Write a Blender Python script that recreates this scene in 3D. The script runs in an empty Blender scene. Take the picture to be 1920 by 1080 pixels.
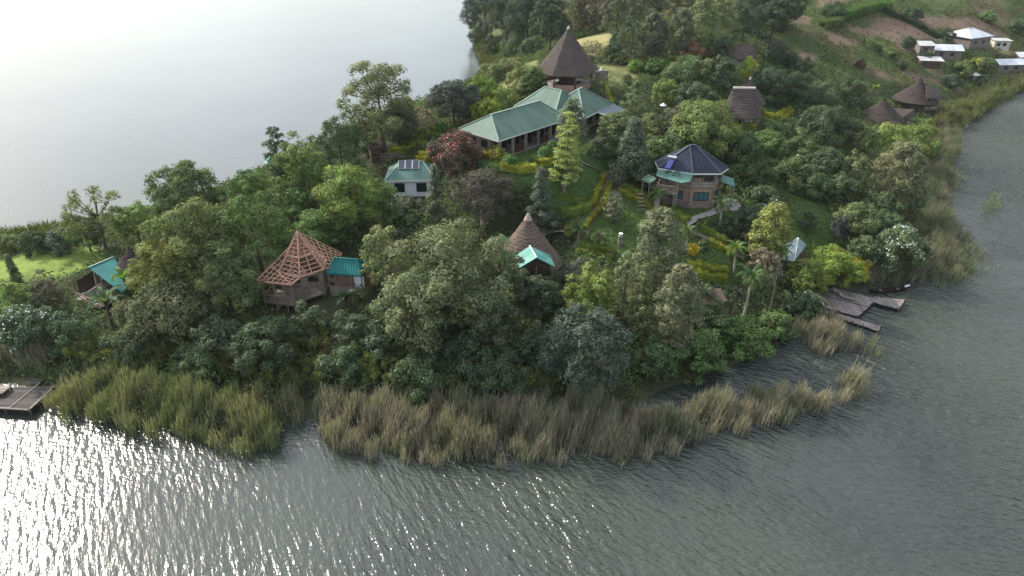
import bpy, math, random
import numpy as np
from mathutils import Vector
R_ = math.radians
scn = bpy.context.scene
COL = scn.collection

# ---------------------------------------------------------------- camera
CAM_Z, PITCH, FPX = 48.0, R_(30), 1280.0
cd = bpy.data.cameras.new('camera'); cam = bpy.data.objects.new('camera', cd); COL.objects.link(cam)
cam.location = (0, 0, CAM_Z); cam.rotation_euler = (R_(90) - PITCH, 0, 0)
cd.sensor_width = 36.0; cd.lens = 36.0 * FPX / 1920.0; cd.clip_start = 0.5; cd.clip_end = 9000
scn.camera = cam

# ---------------------------------------------------------------- sky, sun, exposure
SUN_AZ, SUN_EL = R_(-53), R_(35)
TO_SUN = Vector((math.sin(SUN_AZ) * math.cos(SUN_EL), math.cos(SUN_AZ) * math.cos(SUN_EL), math.sin(SUN_EL)))
world = bpy.data.worlds.new('World'); scn.world = world; world.use_nodes = True
wt = world.node_tree; wt.nodes.clear()
wo = wt.nodes.new('ShaderNodeOutputWorld'); wb = wt.nodes.new('ShaderNodeBackground')
sky = wt.nodes.new('ShaderNodeTexSky'); sky.sky_type = 'NISHITA'; sky.sun_disc = False
sky.sun_elevation = SUN_EL; sky.sun_rotation = SUN_AZ % (2 * math.pi)
sky.air_density = 1.2; sky.dust_density = 1.2; sky.ozone_density = 1.0
# thin bright cloud round the sun: a veil that is strongest near the sun and broken by soft noise
wc = wt.nodes.new('ShaderNodeTexCoord')
dot = wt.nodes.new('ShaderNodeVectorMath'); dot.operation = 'DOT_PRODUCT'; dot.inputs[1].default_value = TO_SUN
wt.links.new(wc.outputs['Generated'], dot.inputs[0])
mr = wt.nodes.new('ShaderNodeMapRange'); mr.interpolation_type = 'SMOOTHSTEP'
mr.inputs[1].default_value = -0.1; mr.inputs[2].default_value = 1.0; mr.inputs[3].default_value = 0.0; mr.inputs[4].default_value = 1.0
wt.links.new(dot.outputs['Value'], mr.inputs[0])
wn = wt.nodes.new('ShaderNodeTexNoise'); wn.inputs['Scale'].default_value = 2.2; wn.inputs['Detail'].default_value = 5
wt.links.new(wc.outputs['Generated'], wn.inputs['Vector'])
wr = wt.nodes.new('ShaderNodeMapRange'); wr.inputs[1].default_value = 0.3; wr.inputs[2].default_value = 0.7
wr.inputs[3].default_value = 0.72; wr.inputs[4].default_value = 1.15
wt.links.new(wn.outputs['Fac'], wr.inputs[0])
mm = wt.nodes.new('ShaderNodeMath'); mm.operation = 'MULTIPLY'
wt.links.new(mr.outputs[0], mm.inputs[0]); wt.links.new(wr.outputs[0], mm.inputs[1])
sz = wt.nodes.new('ShaderNodeSeparateXYZ'); wt.links.new(wc.outputs['Generated'], sz.inputs[0])
lowf = wt.nodes.new('ShaderNodeMapRange'); lowf.inputs[1].default_value = 0.05; lowf.inputs[2].default_value = 0.5; lowf.inputs[3].default_value = 0.34; lowf.inputs[4].default_value = 1.0
wt.links.new(sz.outputs[2], lowf.inputs[0])
m2_ = wt.nodes.new('ShaderNodeMath'); m2_.operation = 'MULTIPLY'; wt.links.new(mm.outputs[0], m2_.inputs[0]); wt.links.new(lowf.outputs[0], m2_.inputs[1]); mm = m2_
vc = wt.nodes.new('ShaderNodeVectorMath'); vc.operation = 'SCALE'; vc.inputs[0].default_value = (7.3, 7.1, 7.1)
wt.links.new(mm.outputs[0], vc.inputs['Scale'])
# even pale overcast over the whole dome
ov = wt.nodes.new('ShaderNodeVectorMath'); ov.operation = 'SCALE'; ov.inputs[0].default_value = (4.1, 4.15, 4.2)
wt.links.new(wr.outputs[0], ov.inputs['Scale'])
va = wt.nodes.new('ShaderNodeVectorMath'); va.operation = 'ADD'
wt.links.new(vc.outputs[0], va.inputs[0]); wt.links.new(ov.outputs[0], va.inputs[1])
vb = wt.nodes.new('ShaderNodeVectorMath'); vb.operation = 'ADD'
wt.links.new(sky.outputs[0], vb.inputs[0]); wt.links.new(va.outputs[0], vb.inputs[1])
wt.links.new(vb.outputs[0], wb.inputs['Color']); wb.inputs['Strength'].default_value = 0.10
wt.links.new(wb.outputs[0], wo.inputs['Surface'])
sl = bpy.data.lights.new('sun', 'SUN'); sl.energy = 4.8; sl.angle = R_(3.0); sl.color = (1.0, 0.93, 0.80)
sun = bpy.data.objects.new('sun', sl); COL.objects.link(sun)
sun.rotation_euler = TO_SUN.to_track_quat('Z', 'Y').to_euler(); sun.location = (0, 0, 200)
scn.view_settings.view_transform = 'Standard'; scn.view_settings.look = 'None'
scn.view_settings.exposure = 0.48; scn.view_settings.gamma = 1.0; scn.view_settings.use_curve_mapping = False
scn.render.engine = 'CYCLES'
scn.cycles.max_bounces = 6; scn.cycles.diffuse_bounces = 3; scn.cycles.glossy_bounces = 3
scn.cycles.transmission_bounces = 3; scn.cycles.transparent_max_bounces = 6
scn.cycles.sample_clamp_indirect = 4.0; scn.cycles.caustics_reflective = False; scn.cycles.caustics_refractive = False
scn.cycles.use_denoising = True

# ---------------------------------------------------------------- photo pixel -> ground helpers (surveying only)
_s, _c = math.sin(PITCH), math.cos(PITCH)
def pray(px, py):
    u = (px - 960) / FPX; v = (540 - py) / FPX
    return np.array([u, _c + v * _s, -_s + v * _c])
def P(px, py, z):
    d = pray(px, py); t = (z - CAM_Z) / d[2]
    return np.array([d[0] * t, d[1] * t, z])
def proj(p):
    x, y, z = p[0], p[1], p[2] - CAM_Z
    dep = y * _c - z * _s
    return 960 + FPX * x / dep, 540 - FPX * (y * _s + z * _c) / dep, dep
def pxm(p): return FPX / proj(p)[2]
def height_at(base, py):
    """height above base whose top shows at photo row py"""
    v = (540 - py) / FPX; y = base[1]
    # (y*s+Z*c)/(y*c-Z*s)=v
    Z = y * (v * _c - _s) / (_c + v * _s)
    return Z + CAM_Z - base[2]

# ---------------------------------------------------------------- terrain
SHORE_PX = [(-260,700),(-60,716),(40,712),(110,745),(200,772),(320,800),(470,806),(545,790),(566,752),(590,782),(680,800),(800,806),(950,808),(1080,802),
  (1150,786),(1195,752),(1235,726),(1330,697),(1420,658),(1495,622),(1528,585),(1560,560),(1600,538),(1650,530),(1700,470),(1735,410),(1742,340),
  (1752,270),(1790,212),(1850,182),(1900,160),(1990,132),(2100,104)]
SHORE = [P(a, b, 0)[:2] for a, b in SHORE_PX]
SHORE += [np.array(q) for q in [(330,330),(420,420),(420,620),(60,620),(5,480)]]
SHORE += [P(a, b, 0)[:2] for a, b in [(880,0),(886,30),(889,62),(893,92),(907,122),(870,166),(800,212),(720,240),(620,274),(520,312),(450,350),(300,402),(170,428),(100,442),(0,454),(-120,470),(-300,500)]]
SHORE = np.array(SHORE)
CTRL = [(980,262,15),(935,300,14),(1064,150,17),(770,362,8.5),(560,560,4.5),(700,600,4),(990,515,5.5),(1310,388,9),(1200,350,10.5),(1160,420,9),(1180,470,7.2),(1330,485,6.2),
  (1530,400,5),(1560,470,3.5),(80,492,3.2),(180,540,3.2),(1660,222,3.2),(1720,190,3.5),(1390,225,13),(1420,130,14.5),(1392,100,17),(1800,110,7.5),(1550,110,11.5),(1650,60,14),
  (1500,40,18),(1800,58,11),(1900,20,15),(1650,5,19),(1300,60,21),(1150,75,19),(1000,100,13),(940,120,8),(960,70,8),(950,20,7),(1050,20,16),(1600,160,8),(1500,200,9),(1460,260,8.5),
  (1600,300,6),(1660,400,3.2),(840,600,4),(1100,620,3.2),(1250,640,2.6),(1385,610,2.6),(400,620,3.2),(400,480,6),(560,420,8),(640,400,8.5),(720,272,11),(560,330,7),(860,260,12.5),
  (880,400,9),(1010,430,8),(350,420,4),(1450,560,2.2),(300,560,4),(1230,540,6),(1080,480,7),(1240,220,13.5)]
cp = np.array([P(a, b, z) for a, b, z in CTRL])
cp = np.vstack([cp, [(330,380,45),(150,420,48),(60,420,30),(250,250,20),(120,300,34),(60,300,34),(20,300,14),(420,600,70)]])
GX0, GX1, GY0, GY1, GS = -150.0, 360.0, 34.0, 420.0, 1.25
gx = np.arange(GX0, GX1 + .1, GS); gy = np.arange(GY0, GY1 + .1, GS)
XX, YY = np.meshgrid(gx, gy)
def sdist(X, Y, poly):
    """signed distance to polygon, positive inside"""
    d = np.full(X.shape, 1e9); ins = np.zeros(X.shape, bool); n = len(poly)
    for i in range(n):
        x0, y0 = poly[i][0], poly[i][1]; x1, y1 = poly[(i + 1) % n][0], poly[(i + 1) % n][1]
        ex, ey = x1 - x0, y1 - y0; L = ex * ex + ey * ey + 1e-12
        t = np.clip(((X - x0) * ex + (Y - y0) * ey) / L, 0, 1)
        d = np.minimum(d, np.hypot(X - x0 - t * ex, Y - y0 - t * ey))
        c = ((y0 > Y) != (y1 > Y)) & (X < ex * (Y - y0) / (ey if abs(ey) > 1e-12 else 1e-12) + x0)
        ins ^= c
    return np.where(ins, d, -d)
def rbf(X, Y):
    n = len(cp); A = np.hypot(cp[:, None, 0] - cp[None, :, 0], cp[:, None, 1] - cp[None, :, 1])
    M = np.zeros((n + 3, n + 3)); M[:n, :n] = -A - np.eye(n) * 1.0
    M[:n, n] = 1; M[:n, n + 1] = cp[:, 0] / 100; M[:n, n + 2] = cp[:, 1] / 100; M[n:, :n] = M[:n, n:].T
    w = np.linalg.solve(M, np.concatenate([cp[:, 2], [0, 0, 0]]))
    out = w[n] + w[n + 1] * X / 100 + w[n + 2] * Y / 100
    for i in range(n): out = out - w[i] * np.hypot(X - cp[i, 0], Y - cp[i, 1])
    return out
def blur(A, k):
    for _ in range(k):
        B = np.pad(A, 1, mode='edge')
        A = (B[1:-1, 1:-1] * 4 + B[:-2, 1:-1] * 2 + B[2:, 1:-1] * 2 + B[1:-1, :-2] * 2 + B[1:-1, 2:] * 2 + B[:-2, :-2] + B[:-2, 2:] + B[2:, :-2] + B[2:, 2:]) / 16
    return A
SD = sdist(XX, YY, SHORE)
_rng = np.random.default_rng(5)
zr = np.clip(blur(rbf(XX, YY), 3), 0.5, 60)
lim = 0.12 + 0.42 * np.clip(SD, 0, None) + 0.02 * np.clip(SD, 0, 30) ** 1.5
k = 1.2
ZZ = -k * np.log(np.exp(-zr / k) + np.exp(-np.minimum(lim, 200) / k)) if False else np.minimum(zr, lim)
ZZ = blur(np.where(SD > 0, ZZ, np.maximum(-2.5, 0.25 * SD)), 2)
bump = blur(_rng.normal(size=XX.shape), 5) * 1.6
ZZ = ZZ + bump * np.clip(SD / 6, 0, 1) * 0.5
def hgt(x, y):
    fx = (np.asarray(x, float) - GX0) / GS; fy = (np.asarray(y, float) - GY0) / GS
    i = np.clip(np.floor(fx).astype(int), 0, len(gx) - 2); j = np.clip(np.floor(fy).astype(int), 0, len(gy) - 2)
    a = np.clip(fx - i, 0, 1); b = np.clip(fy - j, 0, 1)
    return (ZZ[j, i] * (1 - a) + ZZ[j, i + 1] * a) * (1 - b) + (ZZ[j + 1, i] * (1 - a) + ZZ[j + 1, i + 1] * a) * b
def ground(px, py, zmin=0.0):
    d = pray(px, py); t = np.arange(35, 420, 0.25)
    X, Y, Z = d[0] * t, d[1] * t, CAM_Z + d[2] * t
    g = np.maximum(hgt(X, Y), zmin); h = np.nonzero(Z <= g)[0]
    if len(h) == 0: return P(px, py, 0)
    i = h[0]; return np.array([X[i], Y[i], g[i]])
def pad(x, y, r, z, soft=2.5):
    global ZZ
    d = np.hypot(XX - x, YY - y); w = np.clip((r + soft - d) / soft, 0, 1); w = w * w * (3 - 2 * w)
    ZZ = ZZ * (1 - w) + z * w
# ---------------------------------------------------------------- materials
def nt(name):
    m = bpy.data.materials.new(name); m.use_nodes = True; t = m.node_tree
    b = t.nodes['Principled BSDF']; return m, t, b
def nd(t, kind, **kw):
    n = t.nodes.new(kind)
    for k_, v in kw.items():
        if k_ in n.inputs: n.inputs[k_].default_value = v
        else: setattr(n, k_, v)
    return n
def mixc(t, fac, a, b, mode='MIX'):
    n = t.nodes.new('ShaderNodeMix'); n.data_type = 'RGBA'; n.blend_type = mode; n.clamp_factor = True
    for s, v in ((n.inputs[0], fac), (n.inputs[6], a), (n.inputs[7], b)):
        if isinstance(v, bpy.types.NodeSocket): t.links.new(v, s)
        elif s.type == 'RGBA': s.default_value = (*v[:3], 1)
        else: s.default_value = v
    return n.outputs[2]
def rng_(t, sock, a, b, c=0.0, d=1.0):
    n = t.nodes.new('ShaderNodeMapRange'); t.links.new(sock, n.inputs[0])
    n.inputs[1].default_value, n.inputs[2].default_value, n.inputs[3].default_value, n.inputs[4].default_value = a, b, c, d
    return n.outputs[0]
def noise(t, vec, scale, detail=3, rough=0.55):
    n = t.nodes.new('ShaderNodeTexNoise'); n.inputs['Scale'].default_value = scale; n.inputs['Detail'].default_value = detail
    n.inputs['Roughness'].default_value = rough
    if vec is not None: t.links.new(vec, n.inputs['Vector'])
    return n.outputs['Fac']
def mapv(t, sock, scale=(1, 1, 1), rot=(0, 0, 0)):
    n = t.nodes.new('ShaderNodeMapping'); n.inputs['Scale'].default_value = scale; n.inputs['Rotation'].default_value = rot
    t.links.new(sock, n.inputs['Vector']); return n.outputs[0]
def bumpn(t, b, h, strength=0.5, dist=0.05):
    n = t.nodes.new('ShaderNodeBump'); n.inputs['Strength'].default_value = strength; n.inputs['Distance'].default_value = dist
    t.links.new(h, n.inputs['Height']); t.links.new(n.outputs[0], b.inputs['Normal']); return n
def geopos(t): return t.nodes.new('ShaderNodeNewGeometry').outputs['Position']
def objpos(t): return t.nodes.new('ShaderNodeTexCoord').outputs['Object']
def uvc(t):
    n = t.nodes.new('ShaderNodeUVMap'); n.uv_map = 'UVMap'; return n.outputs[0]

def water_mat():
    m, t, b = nt('lake_water')
    g = geopos(t)
    sep = t.nodes.new('ShaderNodeSeparateXYZ'); t.links.new(g, sep.inputs[0])
    q = nd(t, 'ShaderNodeMath', operation='MULTIPLY_ADD'); t.links.new(sep.outputs[0], q.inputs[0]); q.inputs[1].default_value = -0.9
    t.links.new(sep.outputs[1], q.inputs[2])
    wob = noise(t, g, 0.02, 3); wq = nd(t, 'ShaderNodeMath', operation='MULTIPLY_ADD'); t.links.new(wob, wq.inputs[0]); wq.inputs[1].default_value = 60
    t.links.new(q.outputs[0], wq.inputs[2])
    amp = rng_(t, wq.outputs[0], 112, 180, 1.0, 0.15)
    gust = rng_(t, noise(t, g, 0.035, 3), 0.34, 0.66, 0.34, 1.25)
    am = nd(t, 'ShaderNodeMath', operation='MULTIPLY'); t.links.new(amp, am.inputs[0]); t.links.new(gust, am.inputs[1])
    def crest(ang, along, across, scale, det):
        r = mapv(t, g, (1, 1, 1), (0, 0, R_(ang))); return noise(t, mapv(t, r, (along, across, 1)), scale, det, 0.5)
    nA = crest(36, .36, 1.3, 1.45, 3); nB = crest(60, .36, 1.25, 1.4, 3)
    wx = rng_(t, sep.outputs[0], -12, 26)
    mxf = t.nodes.new('ShaderNodeMix'); mxf.data_type = 'FLOAT'; t.links.new(wx, mxf.inputs[0]); t.links.new(nB, mxf.inputs[2]); t.links.new(nA, mxf.inputs[3]); n1 = mxf.outputs[0]
    n2 = crest(10, .7, 1.8, 1.6, 2); n3 = crest(40, .3, .7, .5, 2)
    am2 = nd(t, 'ShaderNodeMath', operation='MULTIPLY'); t.links.new(am.outputs[0], am2.inputs[0]); t.links.new(rng_(t, sep.outputs[0], -18, 40, .50, 1.9), am2.inputs[1]); am = am2
    s1 = nd(t, 'ShaderNodeMath', operation='MULTIPLY_ADD'); t.links.new(n2, s1.inputs[0]); s1.inputs[1].default_value = 0.35; t.links.new(n1, s1.inputs[2])
    s2 = nd(t, 'ShaderNodeMath', operation='MULTIPLY_ADD'); t.links.new(n3, s2.inputs[0]); s2.inputs[1].default_value = 0.5; t.links.new(s1.outputs[0], s2.inputs[2])
    bn = bumpn(t, b, s2.outputs[0], 1.0, 0.46)
    t.links.new(am.outputs[0], bn.inputs['Strength'])
    deep = noise(t, g, 0.03, 2)
    c = mixc(t, rng_(t, deep, 0.35, 0.65), (0.026, 0.033, 0.029), (0.040, 0.051, 0.039))
    t.links.new(c, b.inputs['Base Color'])
    b.inputs['Roughness'].default_value = 0.19; b.inputs['IOR'].default_value = 1.48; b.inputs['Specular IOR Level'].default_value = 0.6
    return m
def terrain_mat():
    m, t, b = nt('terrain_soil_grass')
    a = t.nodes.new('ShaderNodeVertexColor'); a.layer_name = 'tint'
    g = geopos(t)
    n1 = noise(t, g, 0.35, 5, 0.65); n2 = noise(t, g, 2.2, 4, 0.7)
    f1 = rng_(t, n1, 0.3, 0.7, 0.76, 1.22); f2 = rng_(t, n2, 0.3, 0.7, 0.78, 1.22)
    ml = nd(t, 'ShaderNodeMath', operation='MULTIPLY'); t.links.new(f1, ml.inputs[0]); t.links.new(f2, ml.inputs[1])
    cb = t.nodes.new('ShaderNodeCombineColor')
    for i in range(3): t.links.new(ml.outputs[0], cb.inputs[i])
    t.links.new(mixc(t, 1.0, a.outputs[0], cb.outputs[0], 'MULTIPLY'), b.inputs['Base Color'])
    b.inputs['Roughness'].default_value = 0.95; b.inputs['Specular IOR Level'].default_value = 0.1
    bumpn(t, b, n2, 0.7, 0.25)
    return m
def setkind(o, kind, label=None):
    o['kind'] = kind
    if label: o['label'] = label
def mesh_np(name, verts, quads, mats, colattr=None, smooth=False, tris=None):
    me = bpy.data.meshes.new(name); verts = np.asarray(verts, np.float32)
    nq = 0 if quads is None else len(quads); ntr = 0 if tris is None else len(tris)
    loops = []
    if nq: loops.append(np.asarray(quads, np.int32).ravel())
    if ntr: loops.append(np.asarray(tris, np.int32).ravel())
    loops = np.concatenate(loops)
    me.vertices.add(len(verts)); me.vertices.foreach_set('co', verts.ravel())
    me.loops.add(len(loops)); me.loops.foreach_set('vertex_index', loops)
    tot = np.concatenate([np.full(nq, 4, np.int32), np.full(ntr, 3, np.int32)])
    st = np.concatenate([[0], np.cumsum(tot)[:-1]]).astype(np.int32)
    me.polygons.add(nq + ntr); me.polygons.foreach_set('loop_start', st)
    me.update(calc_edges=True)
    if smooth: me.polygons.foreach_set('use_smooth', np.ones(nq + ntr, bool))
    if colattr is not None:
        at = me.color_attributes.new('tint', 'FLOAT_COLOR', 'POINT')
        c4 = np.ones((len(verts), 4), np.float32); c4[:, :3] = colattr; at.data.foreach_set('color', c4.ravel())
    for m in (mats if isinstance(mats, (list, tuple)) else [mats]): me.materials.append(m)
    return me
def mkobj(name, me, parent=None, loc=None):
    o = bpy.data.objects.new(name, me); COL.objects.link(o)
    if parent is not None: o.parent = parent
    if loc is not None: o.location = loc
    return o

# ---------------------------------------------------------------- zones (surveyed from the photo, in world metres)
def zone(pts, z=None): return np.array([ground(a, b)[:2] for a, b in pts])
# ---------------------------------------------------------------- building pads: level ground under each building
def gpad(px, py, r, dx=0, dy=0):
    g = ground(px, py); pad(g[0] + dx, g[1] + dy, r, g[2]); return np.array([g[0] + dx, g[1] + dy, g[2]])
LODGE = np.array([3.0, 104.0, 15.0]); pad(1.5, 101, 8.5, 15.0, 6); pad(8.5, 107, 8, 15.0, 6)
PAV = gpad(1064, 153, 6.5); WHITE = gpad(768, 366, 4.6, 0, 3.0); OCT = gpad(1310, 386, 6.0, 0, 2.6)
TQ = gpad(992, 512, 4.6, 0, 3.5)
THA = gpad(1392, 236, 4.5, 0, 2.5); THB = gpad(1398, 205, 3.2, 0, 2)
HUT1 = gpad(1658, 226, 5, 0, 2); HUT2 = gpad(1716, 196, 5, 0, 2)
for q_ in ((1822,92,6),(1774,113,4),(1735,104,3),(1744,128,3),(1876,93,3),(1894,137,4.5),(1925,122,4)): gpad(q_[0], q_[1], q_[2], 0, 2)
LAWNS = {
 'upper': [(900,310),(945,282),(1005,266),(1060,258),(1130,282),(1150,340),(1125,392),(1100,408),(1045,410),(1035,380),(1010,365),(960,335),(930,325)],
 'centre': [(1140,345),(1200,370),(1255,395),(1300,425),(1300,462),(1260,485),(1180,490),(1150,482),(1082,478),(1085,445),(1110,400),(1125,370)],
 'low': [(1285,428),(1345,445),(1408,482),(1390,525),(1300,528),(1280,500),(1262,478)],
 'right': [(1478,368),(1525,372),(1572,425),(1572,468),(1530,478),(1488,450),(1484,420)],
 'left': [(-40,482),(60,474),(165,462),(205,480),(120,522),(0,532),(-40,530)],
 'pav': [(1120,122),(1185,126),(1200,142),(1180,160),(1125,158)],
 'slope': [(1072,78),(1140,58),(1150,75),(1132,104),(1092,108)],
 'slope2': [(930,165),(960,130),(1008,112),(1008,150),(960,172)],
 'oct': [(1232,372),(1275,385),(1300,392),(1380,395),(1375,408),(1300,414),(1240,398)],
 'hut': [(1425,200),(1470,205),(1490,225),(1440,228)],
}
LAWN_COL = {'upper': (.075,.135,.044), 'left': (.17,.23,.055), 'pav': (.17,.185,.075), 'slope': (.24,.225,.10), 'slope2': (.16,.17,.07), 'bank': (.06,.10,.04)}
SOIL = [[(1480,28),(1528,36),(1520,48),(1484,46)],[(1598,60),(1645,38),(1705,34),(1765,72),(1752,100),(1690,92)],[(1722,30),(1822,28),(1896,72),(1872,82),(1800,62),(1742,52)],
  [(1542,62),(1602,76),(1612,90),(1558,76)],[(1688,136),(1742,140),(1812,160),(1800,170),(1722,156)],[(1492,104),(1540,103),(1542,111),(1498,119)],[(1640,133),(1670,136),(1680,150),(1650,144)],[(1545,0),(1590,0),(1560,18),(1530,14)],[(608,652),(640,655),(655,682),(622,690),(604,672)]]
FIELD = [(1478,-30),(2100,-30),(2100,112),(1905,140),(1830,150),(1815,172),(1720,160),(1640,175),(1560,150),(1500,128),(1478,60)]
HUTLAND = [(1560,150),(1700,130),(1760,165),(1740,250),(1620,235),(1540,190)]
ZL = {n: zone(p) for n, p in LAWNS.items()}; ZS = [zone(p) for p in SOIL]
ZF = np.vstack([zone(FIELD), ])
tint = np.zeros(XX.shape + (3,)); tint[:] = (.045, .050, .028)
tint[SD < 1.0] = (.055, .060, .034)
_nz = blur(_rng.normal(size=XX.shape), 6) * 8
sf = sdist(XX, YY, ZF); far_hill = ((sf > 0) | (YY > 185)) & (SD > 2)
w = np.clip(_nz * .5 + .5, 0, 1)[..., None]
tint = np.where(far_hill[..., None], np.array((.060, .092, .034)) * (1 - w) + np.array((.085, .105, .045)) * w, tint)
w2 = np.clip(blur(_rng.normal(size=XX.shape), 14) * 16, 0, 1)[..., None] * .6
tint = np.where(far_hill[..., None], tint * (1 - w2) + np.array((.14, .10, .065)) * w2, tint)
lawn_sd = np.full(XX.shape, -99.0)
for n_, pl in ZL.items():
    d = sdist(XX, YY, pl); lawn_sd = np.maximum(lawn_sd, d)
    ww = np.clip(d / 1.0 + .6, 0, 1)[..., None]; tint = tint * (1 - ww) + np.array(LAWN_COL.get(n_, (.082, .140, .046))) * ww
soil_sd = np.full(XX.shape, -99.0)
for pl in ZS:
    d = sdist(XX, YY, pl) + _nz * .8; soil_sd = np.maximum(soil_sd, d)
    ww = np.clip(d / 2.0 + .5, 0, 1)[..., None]; tint = tint * (1 - ww) + np.array((.150, .108, .080)) * ww
ny, nx = XX.shape
vid = np.arange(nx * ny).reshape(ny, nx)
terrain = mkobj('terrain', mesh_np('terrain', np.stack([XX, YY, ZZ], -1).reshape(-1, 3),
    np.stack([vid[:-1, :-1], vid[:-1, 1:], vid[1:, 1:], vid[1:, :-1]], -1).reshape(-1, 4), terrain_mat(), tint.reshape(-1, 3), True))
setkind(terrain, 'structure', 'green peninsula rising from the lake to farmed slopes')
wm = water_mat()
water = mkobj('lake_water', mesh_np('lake_water', [(-4000, -1500, 0), (4000, -1500, 0), (4000, 6000, 0), (-4000, 6000, 0)], [(0, 1, 2, 3)], wm))
setkind(water, 'structure', 'grey green rippled lake water round the peninsula')
# ---------------------------------------------------------------- vegetation materials
def leaf_mat(name='foliage', trans=0.26, warm=(1.25, 1.15, 0.55), spread=(0.68, 1.36), wscale=0.45):
    m = bpy.data.materials.new(name); m.use_nodes = True; t = m.node_tree; t.nodes.clear()
    out = t.nodes.new('ShaderNodeOutputMaterial'); oi = t.nodes.new('ShaderNodeObjectInfo')
    ge = t.nodes.new('ShaderNodeNewGeometry')
    f = rng_(t, ge.outputs['Random Per Island'], 0, 1, *spread)
    n = rng_(t, noise(t, ge.outputs['Position'], wscale, 3, .6), .3, .7, .62, 1.4)
    ml = nd(t, 'ShaderNodeMath', operation='MULTIPLY'); t.links.new(f, ml.inputs[0]); t.links.new(n, ml.inputs[1])
    cb = t.nodes.new('ShaderNodeCombineColor')
    for i in range(3): t.links.new(ml.outputs[0], cb.inputs[i])
    base = mixc(t, 1.0, oi.outputs['Color'], cb.outputs[0], 'MULTIPLY')
    hs = t.nodes.new('ShaderNodeHueSaturation'); t.links.new(base, hs.inputs['Color'])
    hn = noise(t, ge.outputs['Position'], wscale * .6, 2); t.links.new(rng_(t, hn, .3, .7, .475, .525), hs.inputs['Hue'])
    d = t.nodes.new('ShaderNodeBsdfDiffuse'); t.links.new(hs.outputs[0], d.inputs['Color'])
    tr = t.nodes.new('ShaderNodeBsdfTranslucent'); t.links.new(mixc(t, 1.0, hs.outputs[0], warm, 'MULTIPLY'), tr.inputs['Color'])
    gl = t.nodes.new('ShaderNodeBsdfGlossy'); gl.inputs['Roughness'].default_value = .5; gl.inputs['Color'].default_value = (.8, .82, .85, 1)
    mx = t.nodes.new('ShaderNodeMixShader'); mx.inputs[0].default_value = trans
    t.links.new(d.outputs[0], mx.inputs[1]); t.links.new(tr.outputs[0], mx.inputs[2])
    m2 = t.nodes.new('ShaderNodeMixShader'); m2.inputs[0].default_value = .015
    t.links.new(mx.outputs[0], m2.inputs[1]); t.links.new(gl.outputs[0], m2.inputs[2])
    t.links.new(m2.outputs[0], out.inputs['Surface']); return m
LEAF = leaf_mat()
def ground_leaf_mat(name, cols, wscale, trans=.3, spread=(.55, 1.5)):
    """foliage whose kind changes from patch to patch over the ground"""
    m = bpy.data.materials.new(name); m.use_nodes = True; t = m.node_tree; t.nodes.clear()
    out = t.nodes.new('ShaderNodeOutputMaterial'); ge = t.nodes.new('ShaderNodeNewGeometry')
    p = mapv(t, ge.outputs['Position'], (1, 1, .15))
    n1 = rng_(t, noise(t, p, wscale, 3, .55), .38, .62); n2 = rng_(t, noise(t, p, wscale * 2.7, 3, .6), .42, .66)
    c = mixc(t, n2, mixc(t, n1, cols[0], cols[1]), cols[2])
    f = rng_(t, ge.outputs['Random Per Island'], 0, 1, *spread)
    cb = t.nodes.new('ShaderNodeCombineColor')
    for i in range(3): t.links.new(f, cb.inputs[i])
    c = mixc(t, 1.0, c, cb.outputs[0], 'MULTIPLY')
    d = t.nodes.new('ShaderNodeBsdfDiffuse'); t.links.new(c, d.inputs['Color'])
    tr = t.nodes.new('ShaderNodeBsdfTranslucent'); t.links.new(mixc(t, 1.0, c, (1.2, 1.1, .6), 'MULTIPLY'), tr.inputs['Color'])
    mx = t.nodes.new('ShaderNodeMixShader'); mx.inputs[0].default_value = trans
    t.links.new(d.outputs[0], mx.inputs[1]); t.links.new(tr.outputs[0], mx.inputs[2]); t.links.new(mx.outputs[0], out.inputs['Surface'])
    return m
def plain(name, col, rough=.9, var=.35, scale=6.0, bump=0.0, vec='obj', col2=None, spec=.2, metal=0.0):
    m, t, b = nt(name); v = objpos(t) if vec == 'obj' else geopos(t)
    n = noise(t, v, scale, 4, .65)
    c2 = col2 if col2 else tuple(x * (1 + var) for x in col)
    t.links.new(mixc(t, rng_(t, n, .3, .7), tuple(x * (1 - var) for x in col), c2), b.inputs['Base Color'])
    b.inputs['Roughness'].default_value = rough; b.inputs['Specular IOR Level'].default_value = spec; b.inputs['Metallic'].default_value = metal
    if bump: bumpn(t, b, n, bump, .05)
    return m
BARK = plain('bark', (.10, .082, .065), bump=.5); BARKP = plain('pale_bark', (.30, .27, .23), bump=.3)
LEAFX = leaf_mat('broad_leaf', .42, (1.2, 1.15, .5), (.75, 1.3), .3)
PETAL = plain('white_petal', (.46, .48, .43), var=.15); CORAL = plain('coral_petal', (.48, .13, .115), var=.3)
PINK = plain('orange_petal', (.50, .13, .04), var=.3)

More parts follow.
